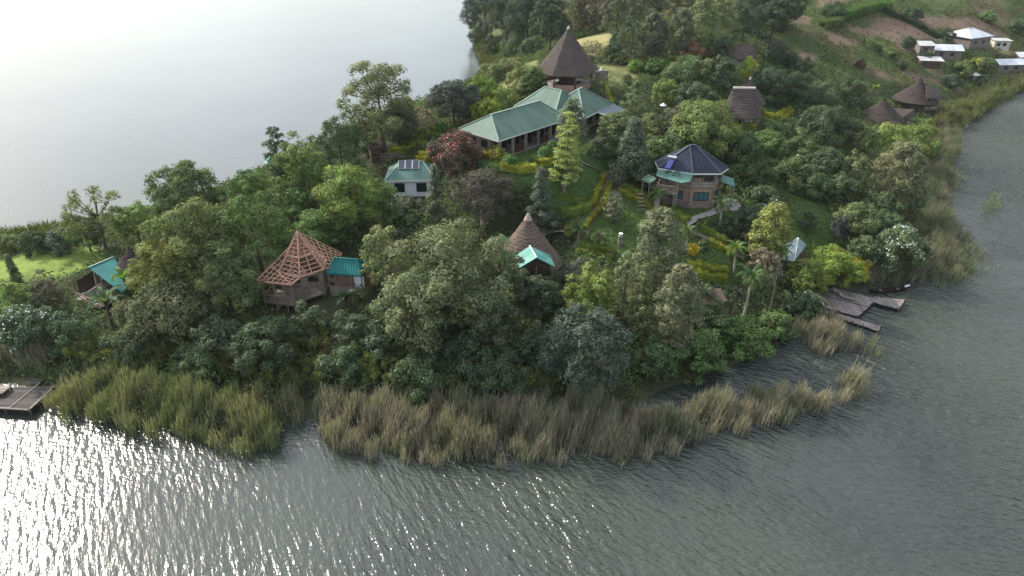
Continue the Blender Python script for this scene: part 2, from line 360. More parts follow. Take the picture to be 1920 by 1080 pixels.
# ---------------------------------------------------------------- leaf geometry
def unit(v): return v / (np.linalg.norm(v, axis=-1, keepdims=True) + 1e-9)
def leaf_quads(p, n, size, rg, aspect=.62):
    """one folded leaf clump card per point"""
    N = len(p); r = rg.normal(size=(N, 3)); tv = unit(np.cross(n, r)); bv = np.cross(n, tv)
    s = (size * rg.uniform(.6, 1.35, N))[:, None] * .5 if np.ndim(size) == 0 else (size * rg.uniform(.7, 1.3, N))[:, None] * .5
    a, b = tv * s, bv * s * aspect
    v = np.stack([p - a, p - b - n * s * .25, p + a, p + b - n * s * .25], 1).reshape(-1, 3)
    return v, np.arange(N * 4).reshape(N, 4)
def lobes_for(kind, H, W, rg):
    """list of (centre, radius) lobes, and the height where the crown starts"""
    L = []; R = W / 2
    if kind in ('broad', 'open', 'bush', 'round'):
        z0 = {'broad': .05, 'open': .13, 'bush': .0, 'round': .08}[kind] * H
        n = {'broad': 30, 'open': 34, 'bush': 18, 'round': 26}[kind]
        lr = {'broad': .20, 'open': .17, 'bush': .25, 'round': .22}[kind]
        zc, hz = (z0 + H) / 2, (H - z0) / 2
        if kind == 'bush': zc, hz = H * .34, H * .66
        for i in range(n):
            u = (i + .5) / n; zz = 1 - 1.75 * u; ph = i * 2.39996 + rg.uniform(-.5, .5)
            rr = math.sqrt(max(0, 1 - zz * zz)); q = rg.uniform(.62, 1.0) if kind != 'round' else rg.uniform(.74, .9)
            r = R * lr * rg.uniform(.75, 1.3)
            c = np.array([math.cos(ph) * rr * (R - r * .8) * q, math.sin(ph) * rr * (R - r * .8) * q, zc + zz * (hz - r * .6) * q])
            L.append((c, r))
        if kind != 'open': L += [(np.array([0, 0, zc]), R * .5), (np.array([0, 0, zc + hz * .35]), R * .45)]
    elif kind in ('oval', 'cone', 'feather', 'column'):
        z0 = {'oval': .16, 'cone': .06, 'feather': .08, 'column': .02}[kind] * H; n = 34
        for i in range(n):
            u = (i + .5) / n; z = z0 + (H - z0) * u
            prof = {'oval': math.sin(math.pi * min(1, .15 + u * .81)) ** .6 * (1.04 - .17 * u), 'cone': (1 - u) ** .75 * min(1, u * 6 + .5), 'feather': (1 - u) ** .6 * min(1, u * 4 + .4), 'column': math.sin(math.pi * (.15 + .8 * u)) ** .5}[kind]
            ph = i * 2.39996 + rg.uniform(-.4, .4); r = R * (.30 if kind != 'feather' else .2) * rg.uniform(.75, 1.25) * (.55 + .45 * prof)
            d = max(0, R * prof - r) * rg.uniform(.75, 1.0)
            L.append((np.array([math.cos(ph) * d, math.sin(ph) * d, min(z, H - r * .8)]), r))
        if kind != 'feather':
            for u in (.25, .5, .7): L.append((np.array([0, 0, z0 + (H - z0) * u]), R * .45 * (1 - u * .4)))
    elif kind == 'tier':
        z0 = H * .14; n = 10
        for i in range(n):
            u = i / (n - 1); z = z0 + (H - z0) * u; rad = R * (1 - u) ** .55 * (.75 + .25 * rg.random()) + .25
            for j in range(7 if u < .8 else 3):
                ph = j * 2 * math.pi / 7 + i * .9 + rg.uniform(-.2, .2); dd = rad * rg.uniform(.45, .85)
                L.append((np.array([math.cos(ph) * dd, math.sin(ph) * dd, z + rg.uniform(-.12, .12)]), R * .24))
    return L
_cache = {}
def crown_arrays(kind, H, W, seed, leaf=.30, dens=1.0):
    rg = np.random.default_rng(seed); L = lobes_for(kind, H, W, rg); PV = []; NV = []
    flat = .28 if kind == 'tier' else (.85 if kind == 'open' else .8)
    ctr = np.array([0, 0, H * .45])
    for c, r in L:
        area = 4 * math.pi * r * r; cr = max(.38, min(.85, r * .42)); nc = max(5, int(area / (cr * cr * 2.2) * (.7 if kind in ('open', 'feather') else 1.0)))
        d = unit(rg.normal(size=(nc, 3)) + np.array([0, 0, .35]) + unit((c - ctr)[None])[0] * .5)
        cc = c + d * np.array([1, 1, flat]) * r * rg.uniform(.6, 1.08, (nc, 1))
        m = int((13 if kind not in ('open', 'feather') else 11) * dens * (cr / .6) ** 1.6 * (.30 / leaf) ** 1.5) + 2
        k = nc * m
        lp = unit(rg.normal(size=(k, 3)) + np.array([0, 0, .3])) * rg.uniform(.35, 1.0, (k, 1)) ** .6 * cr * np.array([1, 1, .75 if kind != 'tier' else .35])
        p = np.repeat(cc, m, 0) + lp
        nrm = unit(unit(lp) * .7 + np.repeat(d, m, 0) * .5 + np.array([0, 0, .45]) + rg.normal(size=(k, 3)) * .30)
        PV.append(p); NV.append(nrm)
    p = np.vstack(PV); n = np.vstack(NV); keep = (p[:, 2] > .02 * H)
    return p[keep], n[keep], rg
def tube(V, Q, pts, rads, n=6):
    """append a tapered tube to python lists"""
    base = len(V); pts = [np.asarray(p, float) for p in pts]
    for i, p in enumerate(pts):
        d = unit((pts[min(i + 1, len(pts) - 1)] - pts[max(i - 1, 0)])[None])[0]
        a = np.cross(d, [1, 0, 0] if abs(d[0]) < .8 else [0, 1, 0]); a = a / np.linalg.norm(a); b = np.cross(d, a)
        for j in range(n):
            th = 2 * math.pi * j / n; V.append(p + (a * math.cos(th) + b * math.sin(th)) * rads[i])
    for i in range(len(pts) - 1):
        for j in range(n):
            Q.append((base + i * n + j, base + i * n + (j + 1) % n, base + (i + 1) * n + (j + 1) % n, base + (i + 1) * n + j))
def trunk_mesh(kind, H, W, seed, mat):
    rg = np.random.default_rng(seed + 77); V, Q = [], []
    r0 = max(.09, min(.5, W * .022 + H * .008)); top = H * (.62 if kind in ('broad', 'open', 'round') else .93)
    if kind == 'bush': top = H * .5; r0 *= .6
    bend = rg.uniform(-.05, .05, 2) * H
    pts = [np.array([bend[0] * u * u, bend[1] * u * u, -.6 + (top + .6) * u]) for u in np.linspace(0, 1, 6)]
    tube(V, Q, pts, [r0 * (1.25 if i == 0 else 1) * (1 - .75 * i / 5) for i in range(6)], 7)
    L = lobes_for(kind, H, W, np.random.default_rng(seed)); idx = np.arange(len(L))
    nb = {'open': 18, 'broad': 14, 'tier': 40, 'bush': 6}.get(kind, 10)
    for i in idx[::max(1, len(L) // nb)]:
        c, r = L[i]
        if kind in ('open', 'broad') and c[2] < H * .42: continue
        zs = max(H * .12, min(c[2] - .35 * np.hypot(c[0], c[1]), top * .95)) if kind != 'tier' else c[2] - .1
        s = np.array([bend[0] * (zs / top) ** 2, bend[1] * (zs / top) ** 2, zs]); mid = (s + c) / 2 + np.array([0, 0, -.06 * np.linalg.norm(c - s)])
        rb = r0 * .42 * (1 - .5 * zs / H) if kind != 'tier' else .05
        tube(V, Q, [s, mid, c + (c - s) * .08], [rb, rb * .7, rb * .25], 5)
    return mesh_np('trunk', V, Q, mat, smooth=True)
def crown_mesh(kind, H, W, seed, leaf=.30, dens=1.0, mat=None):
    p, n, rg = crown_arrays(kind, H, W, seed, leaf, dens); v, q = leaf_quads(p, n, leaf, rg)
    return mesh_np('crown', v, q, mat or LEAF)
def blossom_mesh(kind, H, W, seed, mat, frac=.05, size=.3, top=.3):
    p, n, rg = crown_arrays(kind, H, W, seed, .3, 1.0); c = np.array([0, 0, H * .4])
    o = (p - c) / np.array([W / 2, W / 2, H * .6]); ok = (np.linalg.norm(o, axis=1) > .72) & (p[:, 2] > H * top)
    nz = np.sin(p[:, 0] * 1.1 + seed) + np.sin(p[:, 1] * 1.3 + 2 * seed) + np.sin(p[:, 2] * 1.2)
    ok &= (rg.random(len(p)) < frac * np.clip(1 + .7 * nz, 0, 3)); p = p[ok] + n[ok] * .12; n = n[ok]
    v, q = leaf_quads(p, n, size, rg, .9); return mesh_np('blossom', v, q, mat)
def bucket(x): return round(1.22 ** round(math.log(max(x, .4)) / math.log(1.22)), 2)
TREES = []
def tree(px, pb, pt, wpx, kind, col, label, name='tree', cat='tree', group=None, bark=None, blossom=None, dens=1.0, leaf=None, zoff=0.0):
    b = ground(px, pb); H = max(.8, height_at(b, pt)); sc = pxm((b[0], b[1], b[2] + H * .5)); W = wpx / sc
    if kind in ('bush', 'round', 'broad', 'open'): H *= .93     # the far shoulder of a wide crown shows above its axis
    Hb, Wb = bucket(H), bucket(W); var = len(TREES) % 2
    leaf = leaf or (.23 if max(H, W) < 5 else .27 if max(H, W) < 12 else .32)
    key = (kind, Hb, Wb, var, dens, leaf)
    if key not in _cache: _cache[key] = (crown_mesh(kind, Hb, Wb, 31 * var + int(Hb * 7 + Wb * 13), leaf, dens), {})
    cm, tk = _cache[key]; bk = bark or BARK; sd = 31 * var + int(Hb * 7 + Wb * 13)
    if bk.name not in tk: tk[bk.name] = trunk_mesh(kind, Hb, Wb, sd, bk)
    rt = bpy.data.objects.new(name, None); COL.objects.link(rt); rt.empty_display_size = .5
    rt.location = (b[0], b[1], b[2] + zoff - .05); rt.scale = (W / Wb, W / Wb, H / Hb); rt.rotation_euler[2] = (len(TREES) * 2.4) % 6.28
    rt['label'] = label; rt['category'] = cat
    if group: rt['group'] = group
    o = mkobj('crown' if name.endswith('tree') or 'conifer' in name else 'foliage', cm, rt); o.color = (*col, 1)
    tn = 'trunk' if name.endswith('tree') or 'conifer' in name else 'stem'
    mkobj(tn, tk[bk.name], rt)
    if blossom:
        bm_ = blossom_mesh(kind, Hb, Wb, sd, *blossom); mkobj('blossom', bm_, rt)
    TREES.append(rt); return rt

# ---------------------------------------------------------------- palms, bananas, dracaenas
def frond(V, Q, base, az, el, length, width, droop, n=7, leaflets=True, rg=None):
    """arching palm frond: a rib with leaflets either side"""
    p = np.array(base, float); e = el; pts = []
    for i in range(n + 1):
        pts.append(p.copy()); st = length / n
        p = p + st * np.array([math.cos(az) * math.cos(e), math.sin(az) * math.cos(e), math.sin(e)]); e -= droop / n * (1 + i * .25)
    side = np.array([-math.sin(az), math.cos(az), 0])
    if leaflets:
        m = 15
        for k_ in range(m):
            u = .12 + .86 * k_ / (m - 1); f = u * n; i = min(int(f), n - 1); q = pts[i] + (pts[i + 1] - pts[i]) * (f - i)
            d = unit((pts[i + 1] - pts[i])[None])[0]; wl = width * math.sin(math.pi * min(.97, .18 + .8 * u)) ** .7
            for s in (-1, 1):
                tip = q + side * s * wl * .8 + d * wl * .55 + np.array([0, 0, -.35 * wl]); b = len(V)
                V.extend([q - d * .05, q + d * .07, tip + d * .04, tip - d * .02]); Q.append((b, b + 1, b + 2, b + 3))
        tube(V, Q, pts, [.035 * (1 - .8 * i / n) for i in range(n + 1)], 4)
    else:
        for i in range(n):
            w0 = width * math.sin(math.pi * min(1, .1 + .88 * i / n)) ** .6; w1 = width * math.sin(math.pi * min(1, .1 + .88 * (i + 1) / n)) ** .6
            dip = np.array([0, 0, .22])
            for s in (-1, 1):
                b = len(V); V.extend([pts[i], pts[i] + side * s * w0 * .5 + dip * w0, pts[i + 1] + side * s * w1 * .5 + dip * w1, pts[i + 1]]); Q.append((b, b + 1, b + 2, b + 3))
def palm(px, pb, pt, label, spread=1.7, nf=14, col=(.05, .095, .03), group=None, name='palm_tree', trunk_r=.14, kind='palm', seed=1, wide=.42):
    b = ground(px, pb); H = max(1.0, height_at(b, pt)); rg = np.random.default_rng(seed + int(px))
    rt = bpy.data.objects.new(name, None); COL.objects.link(rt); rt.location = (b[0], b[1], b[2] - .05); rt.empty_display_size = .5
    rt['label'] = label; rt['category'] = 'palm' if kind == 'palm' else 'plant'
    if group: rt['group'] = group
    th = max(.25, H - spread * .55); V, Q = [], []; lean = rg.uniform(-.05, .05, 2) * H
    pts = [(lean[0] * u, lean[1] * u, -.3 + (th + .3) * u) for u in np.linspace(0, 1, 6)]
    tube(V, Q, pts, [trunk_r * (1.35 - .5 * i / 5) for i in range(6)], 7)
    mkobj('trunk', mesh_np('trunk', V, Q, BARKP if kind == 'palm' else BARK, smooth=True), rt)
    V, Q = [], []
    for i in range(nf):
        az = i * 2.39996 + rg.uniform(-.2, .2); u = i / nf
        if kind == 'palm': frond(V, Q, pts[-1], az, 1.25 - 1.15 * u, spread * rg.uniform(.85, 1.1), wide, 1.3 + .5 * u, rg=rg)
        elif kind == 'banana': frond(V, Q, pts[-1], az, 1.3 - .75 * u, spread * rg.uniform(.8, 1.15), .62, 1.2, leaflets=False)
        else: frond(V, Q, np.array(pts[-1]) + rg.normal(size=3) * .12, az, 1.2 - 1.7 * u, spread * rg.uniform(.7, 1.05), .16, 1.5, n=5, leaflets=False)
    o = mkobj('fronds' if kind == 'palm' else 'leaves', mesh_np('fronds', V, Q, LEAFX), rt); o.color = (*[c * 1.3 for c in col], 1)
    if kind == 'palm' and H > 4:   # clump of hanging dead sheaths below the fronds
        V, Q = [], []
        for i in range(6): frond(V, Q, np.array(pts[-1]) - (0, 0, .15), i * 1.05, -.5, spread * .5, .18, .8, n=4, leaflets=False)
        d = mkobj('dead_fronds', mesh_np('dead_fronds', V, Q, LEAFX), rt); d.color = (.16, .11, .07, 1)
    return rt

# ---------------------------------------------------------------- clipped hedges
def polyline_world(pts, zf=None, step=.4):
    W = [ground(a, b) for a, b in pts]; out = []
    for i in range(len(W) - 1):
        n = max(2, int(np.linalg.norm(W[i + 1][:2] - W[i][:2]) / step))
        for j in range(n): out.append(W[i] + (W[i + 1] - W[i]) * j / n)
    out.append(W[-1]); out = np.array(out); out[:, 2] = np.maximum(hgt(out[:, 0], out[:, 1]), 0.05); return out
def hedge(pts, w, h, col, label, seed=1, group='clipped yellow hedges in the garden'):
    pl = polyline_world(pts); rg = np.random.default_rng(seed); o0 = pl[len(pl) // 2].copy()
    L = np.concatenate([[0], np.cumsum(np.linalg.norm(np.diff(pl[:, :2], axis=0), axis=1))]); tot = L[-1]
    N = int(tot * (w + 2 * h) * 80); s = rg.uniform(0, tot, N); x = np.interp(s, L, pl[:, 0]); y = np.interp(s, L, pl[:, 1]); z = np.interp(s, L, pl[:, 2])
    i = np.clip(np.searchsorted(L, s) - 1, 0, len(pl) - 2); d = unit(pl[i + 1] - pl[i]); sd = np.stack([-d[:, 1], d[:, 0], 0 * s], 1)
    lump = 1 + .16 * np.sin(s * 2.1 + seed) + .12 * np.sin(s * 4.7 + 2 * seed); u = rg.uniform(-1, 1, N)
    a = np.clip(u * 2.0, -1, 1); hh = np.where(np.abs(u) < .5, h * (1 - .12 * (u * 2) ** 2), h * (1 - (np.abs(u) - .5) * 2)) * lump
    p = np.stack([x, y, z + np.maximum(hh, .03)], 1) + sd * (a * w * .5 * lump)[:, None] + rg.normal(size=(N, 3)) * .045
    n = unit(sd * (np.where(np.abs(u) < .5, a * .4, np.sign(a)))[:, None] + np.array([0, 0, 1.]) * (np.abs(u) < .6)[:, None] + rg.normal(size=(N, 3)) * .45)
    v, q = leaf_quads(p, n, .17, rg, .8)
    cv, cq = [], []
    for k_ in range(len(pl)):
        dd = unit((pl[min(k_ + 1, len(pl) - 1)] - pl[max(k_ - 1, 0)])[None])[0]; ss = np.array([-dd[1], dd[0], 0]) * w * .4
        b = pl[k_]; cv += [b - ss - (0, 0, .2), b - ss * .9 + (0, 0, h * .8), b + ss * .9 + (0, 0, h * .8), b + ss - (0, 0, .2)]
        if k_:
            e = len(cv) - 8
            for j in range(3): cq.append((e + j, e + 4 + j, e + 5 + j, e + 1 + j))
    cv = np.array(cv); cq = np.array(cq) + len(v)
    o = mkobj('hedge', mesh_np('hedge', np.vstack([v, cv]) - o0, np.vstack([q, cq]), LEAF), None, o0); o.color = (*[c * 1.25 for c in col], 1)
    o['label'] = label; o['category'] = 'hedge'; o['group'] = group; return o
def ribbon(pts, w, mat, name, lift=.07, label=None):
    pl = polyline_world(pts, step=.35); V, Q = [], []
    for k_ in range(len(pl)):
        dd = unit((pl[min(k_ + 1, len(pl) - 1)] - pl[max(k_ - 1, 0)])[None])[0]; ss = np.array([-dd[1], dd[0], 0]) * w * .5
        zs = [hgt(pl[k_][0] + ss[0] * f, pl[k_][1] + ss[1] * f) for f in (-1, 0, 1)]; z = max(zs) + lift
        for f in (-1, 1): V.append((pl[k_][0] + ss[0] * f, pl[k_][1] + ss[1] * f, z))
        if k_: e = len(V) - 4; Q.append((e, e + 1, e + 3, e + 2))
    o = mkobj(name, mesh_np(name, V, Q, mat)); setkind(o, 'structure', label); return o

# ---------------------------------------------------------------- ground cover, reeds, papyrus (stuff)
def scatter(bounds, per_m2, rg):
    x0, y0, x1, y1 = bounds; N = int((x1 - x0) * (y1 - y0) * per_m2)
    return rg.uniform(x0, x1, N), rg.uniform(y0, y1, N)
def inpoly(x, y, poly): return sdist(x, y, poly)
def reeds(name, polys, per_m2, hmin, hmax, mat, label, seed, lean=(0.06, .13), soft=2.4, kind='stuff', wid=.042):
    rg = np.random.default_rng(seed); VV = []; QQ = []; off = 0
    for poly in polys:
        pw = np.array([P(a, b, 0.0)[:2] if hgt(*P(a, b, 0.0)[:2]) < .3 else ground(a, b)[:2] for a, b in poly])
        x, y = scatter((*(pw.min(0) - 1), *(pw.max(0) + 1)), per_m2 * 1.3, rg); d = inpoly(x, y, pw)
        d = d + .9 * np.sin(x * .8 + 1.7 * np.sin(y * .6)) * np.sin(y * .9 + x * .2) + .5 * np.sin(x * 2.1 + y); cl = np.sin(x * .9 + 1.3 * np.sin(y * .7)) + np.sin(y * 1.3 + x * .45) + .8 * np.sin(x * 2.3 - y * 1.1)
        ok = (d > -.3) & (rg.random(len(x)) < np.clip(.35 + d / soft, 0, 1) * np.clip(.72 + .3 * cl, .15, 1)); x, y, d, cl = x[ok], y[ok], d[ok], cl[ok]
        N = len(x); z = np.maximum(hgt(x, y), -.1); h = rg.uniform(hmin, hmax, N) * np.clip(.50 + d * .15 + .16 * cl, .30, 1.15)
        dirl = .9 * np.sin(x * .31 + y * .23) + rg.normal(size=N) * .6 - .6
        ln = h * (lean[0] + lean[1] * np.abs(rg.normal(size=N)) + .07 * np.clip(cl, 0, 3)); dx, dy = np.cos(dirl) * ln, np.sin(dirl) * ln
        az = rg.uniform(0, 6.28, N); w = wid * rg.uniform(.6, 1.3, N); sx, sy = np.cos(az) * w, np.sin(az) * w
        b = np.stack([x, y, z - .1], 1); m = np.stack([x + dx * .35, y + dy * .35, z + h * .58], 1); t_ = np.stack([x + dx, y + dy, z + h], 1)
        s = np.stack([sx, sy, 0 * sx], 1) * .5
        V = np.stack([b - s, b + s, m + s, m - s, t_ + s * .15, t_ - s * .15], 1).reshape(-1, 3); i = np.arange(N)[:, None] * 6 + off
        VV.append(V); QQ += [i + np.array([[0, 1, 2, 3]]), i + np.array([[3, 2, 4, 5]])]; off += len(V)
        # leaves on the stems
        for k_ in range(3):
            u = rg.uniform(.15, .9, N)[:, None]; a2 = rg.uniform(0, 6.28, N); l2 = rg.uniform(.4, .95, N)
            q = np.where(u < .58, b + (m - b) * u / .58, m + (t_ - m) * (u - .58) / .42); tip = q + np.stack([np.cos(a2) * l2 * .3, np.sin(a2) * l2 * .3, l2 * rg.uniform(.55, 1.1, N)], 1)
            sw = np.stack([-np.sin(a2), np.cos(a2), 0 * a2], 1) * wid * .55
            V = np.stack([q - sw, q + sw, tip + sw * .3, tip - sw * .3], 1).reshape(-1, 3); i = np.arange(N)[:, None] * 4 + off
            VV.append(V); QQ.append(i + np.array([[0, 1, 2, 3]])); off += len(V)
    o = mkobj(name, mesh_np(name, np.vstack(VV), np.vstack(QQ), mat)); setkind(o, kind, label); return o
# ---------------------------------------------------------------- mesh builder with metre UVs
class MB:
    def __init__(s): s.v, s.f = [], []
    def poly(s, pts):
        b = len(s.v); s.v += [tuple(map(float, p)) for p in pts]; s.f.append(tuple(range(b, b + len(pts)))); return s
    def prism(s, top, bot):
        n = len(top); s.poly(top); s.poly(bot[::-1])
        for i in range(n): s.poly([top[i], bot[i], bot[(i + 1) % n], top[(i + 1) % n]])
        return s
    def slab(s, pts, t=.08): return s.prism(pts, [(p[0], p[1], p[2] - t) for p in pts])
    def ext(s, xy, z0, z1): return s.prism([(p[0], p[1], z1) for p in xy], [(p[0], p[1], z0) for p in xy])
    def box(s, x0, y0, z0, x1, y1, z1): return s.ext([(x0, y0), (x1, y0), (x1, y1), (x0, y1)], z0, z1)
    def beam(s, p, q, w=.1, h=None):
        h = h or w; p = np.asarray(p, float); q = np.asarray(q, float); d = unit((q - p)[None])[0]
        a = np.cross(d, [0, 0, 1.]) if abs(d[2]) < .98 else np.array([1., 0, 0]); a = a / np.linalg.norm(a) * w / 2; b = np.cross(d, a); b = b / np.linalg.norm(b) * h / 2
        return s.prism([q - a - b, q + a - b, q + a + b, q - a + b], [p - a - b, p + a - b, p + a + b, p - a + b])
    def pole(s, p, q, r0, r1=None, n=7):
        r1 = r0 if r1 is None else r1; V, Q = [], []; tube(V, Q, [p, q], [r0, r1], n); b = len(s.v); s.v += [tuple(x) for x in V]; s.f += [tuple(i + b for i in f) for f in Q]
        s.f.append(tuple(range(b + n, b + 2 * n))); s.f.append(tuple(range(b + n - 1, b - 1, -1))); return s
    def build(s, name, mat, parent=None, loc=None, smooth=False):
        me = bpy.data.meshes.new(name); me.from_pydata(s.v, [], s.f); me.update()
        uv = me.uv_layers.new(name='UVMap'); co = np.array(s.v); arr = np.zeros((len(me.loops), 2), np.float32)
        for p in me.polygons:
            n = np.array(p.normal); h = np.cross([0, 0, 1.], n) if abs(n[2]) < .97 else np.array([1., 0, 0]); h = h / (np.linalg.norm(h) + 1e-9); u = np.cross(n, h)
            pts = co[list(p.vertices)]; arr[p.loop_start:p.loop_start + p.loop_total, 0] = pts @ h; arr[p.loop_start:p.loop_start + p.loop_total, 1] = pts @ u
        uv.data.foreach_set('uv', arr.ravel()); me.materials.append(mat)
        if smooth: me.polygons.foreach_set('use_smooth', np.ones(len(me.polygons), bool))
        return mkobj(name, me, parent, loc)
def thing(name, label, cat, loc=(0, 0, 0), rz=0, group=None):
    o = bpy.data.objects.new(name, None); COL.objects.link(o); o.location = loc; o.rotation_euler[2] = rz; o.empty_display_size = .6
    o['label'] = label; o['category'] = cat
    if group: o['group'] = group
    return o

# ---------------------------------------------------------------- building materials
def sheet_mat(name, col, rough=.45, pitch=.42, fade=None, metal=0.0, rust=0.0, spec=.4):
    m, t, b = nt(name); u = uvc(t); sp = t.nodes.new('ShaderNodeSeparateXYZ'); t.links.new(u, sp.inputs[0])
    w = nd(t, 'ShaderNodeMath', operation='MULTIPLY'); t.links.new(sp.outputs[0], w.inputs[0]); w.inputs[1].default_value = 2 * math.pi / pitch
    s = nd(t, 'ShaderNodeMath', operation='SINE'); t.links.new(w.outputs[0], s.inputs[0])
    rib = rng_(t, s.outputs[0], .55, 1.0, 0, 1)
    n = noise(t, mapv(t, u, (.55, .2, 1)), 1.0, 4, .6); st = noise(t, mapv(t, u, (5, .35, 1)), 1.0, 4, .7)
    c = mixc(t, rng_(t, n, .3, .7), tuple(x * .78 for x in col), fade or tuple(min(.9, x * 1.25) for x in col))
    c = mixc(t, rng_(t, st, .48, .75, 0, .35), c, tuple(x * .5 for x in col))
    pn = nd(t, 'ShaderNodeMath', operation='DIVIDE'); t.links.new(sp.outputs[0], pn.inputs[0]); pn.inputs[1].default_value = .85; pf = nd(t, 'ShaderNodeMath', operation='FLOOR'); t.links.new(pn.outputs[0], pf.inputs[0])
    pr = nd(t, 'ShaderNodeMath', operation='DIVIDE'); t.links.new(sp.outputs[1], pr.inputs[0]); pr.inputs[1].default_value = 2.4; pg = nd(t, 'ShaderNodeMath', operation='FLOOR'); t.links.new(pr.outputs[0], pg.inputs[0])
    cv = t.nodes.new('ShaderNodeCombineXYZ'); t.links.new(pf.outputs[0], cv.inputs[0]); t.links.new(pg.outputs[0], cv.inputs[1]); wn_ = t.nodes.new('ShaderNodeTexWhiteNoise'); wn_.noise_dimensions = '2D'; t.links.new(cv.outputs[0], wn_.inputs['Vector'])
    c = mixc(t, rng_(t, wn_.outputs['Value'], 0, 1, 0, .55), c, tuple(x * .62 for x in col))
    if rust: c = mixc(t, rng_(t, noise(t, mapv(t, u, (2.5, .6, 1)), 1.2, 5, .75), .56, .72, 0, rust), c, (.19, .12, .08))
    c = mixc(t, rng_(t, rib, 0, 1, 0, .22), c, tuple(x * .6 for x in col))
    t.links.new(c, b.inputs['Base Color']); b.inputs['Roughness'].default_value = rough; b.inputs['Metallic'].default_value = metal; b.inputs['Specular IOR Level'].default_value = spec
    bumpn(t, b, s.outputs[0], .5, .03); return m
def brick_mat(name, c1, c2, mortar, sx=.5, sy=.22, stone=False):
    m, t, b = nt(name); u = uvc(t)
    if stone:
        v = t.nodes.new('ShaderNodeTexVoronoi'); v.inputs['Scale'].default_value = 2.6; t.links.new(u, v.inputs['Vector'])
        sc = t.nodes.new('ShaderNodeSeparateColor'); t.links.new(v.outputs['Color'], sc.inputs[0])
        c = mixc(t, sc.outputs[0], c1, c2); v2 = t.nodes.new('ShaderNodeTexVoronoi'); v2.feature = 'DISTANCE_TO_EDGE'; v2.inputs['Scale'].default_value = 2.6; t.links.new(u, v2.inputs['Vector'])
        c = mixc(t, rng_(t, v2.outputs['Distance'], .02, .07, 1, 0), c, mortar)
    else:
        k = t.nodes.new('ShaderNodeTexBrick'); t.links.new(u, k.inputs['Vector']); k.inputs['Scale'].default_value = 1
        k.inputs['Brick Width'].default_value = sx; k.inputs['Row Height'].default_value = sy; k.inputs['Mortar Size'].default_value = .02
        k.inputs['Color1'].default_value = (*c1, 1); k.inputs['Color2'].default_value = (*c2, 1); k.inputs['Mortar'].default_value = (*mortar, 1); c = k.outputs['Color']
    c = mixc(t, rng_(t, noise(t, u, 1.4, 4), .3, .7, 0, .4), c, tuple(x * .55 for x in c1))
    t.links.new(c, b.inputs['Base Color']); b.inputs['Roughness'].default_value = .92; b.inputs['Specular IOR Level'].default_value = .15; return m
def plank_mat(name, col, pitch=.2, var=.45, axis=0, rough=.85):
    m, t, b = nt(name); u = uvc(t); sp = t.nodes.new('ShaderNodeSeparateXYZ'); t.links.new(u, sp.inputs[0])
    q = nd(t, 'ShaderNodeMath', operation='DIVIDE'); t.links.new(sp.outputs[axis], q.inputs[0]); q.inputs[1].default_value = pitch
    fl = nd(t, 'ShaderNodeMath', operation='FLOOR'); t.links.new(q.outputs[0], fl.inputs[0]); fr = nd(t, 'ShaderNodeMath', operation='FRACT'); t.links.new(q.outputs[0], fr.inputs[0])
    wn_ = t.nodes.new('ShaderNodeTexWhiteNoise'); wn_.noise_dimensions = '1D'; t.links.new(fl.outputs[0], wn_.inputs['W'])
    c = mixc(t, wn_.outputs['Value'], tuple(x * (1 - var) for x in col), tuple(x * (1 + var) for x in col))
    st = noise(t, mapv(t, u, (1.2, 12, 1) if axis == 1 else (12, 1.2, 1)), 1, 4, .7); c = mixc(t, rng_(t, st, .35, .7, 0, .5), c, tuple(x * .5 for x in col))
    c = mixc(t, rng_(t, noise(t, u, .9, 4, .7), .5, .75, 0, .6), c, tuple(min(.6, x * 1.7) for x in col))
    c = mixc(t, rng_(t, fr.outputs[0], .0, .12, 1, 0), c, tuple(x * .15 for x in col))
    t.links.new(c, b.inputs['Base Color']); b.inputs['Roughness'].default_value = rough; b.inputs['Specular IOR Level'].default_value = .2; return m
def thatch_mat(name, col, col2):
    m, t, b = nt(name); u = uvc(t); st = noise(t, mapv(t, u, (14, 1.6, 1)), 1, 5, .75); n = noise(t, objpos(t), .55, 4, .6); f = noise(t, mapv(t, u, (.8, 9, 1)), 1, 3, .6)
    c = mixc(t, rng_(t, n, .3, .7), col, col2); c = mixc(t, rng_(t, st, .35, .65, 0, .65), c, tuple(x * .45 for x in col)); c = mixc(t, rng_(t, f, .5, .7, 0, .45), c, tuple(x * 1.5 for x in col2))
    t.links.new(c, b.inputs['Base Color']); b.inputs['Roughness'].default_value = .97; b.inputs['Specular IOR Level'].default_value = .08; bumpn(t, b, st, .9, .08); return m
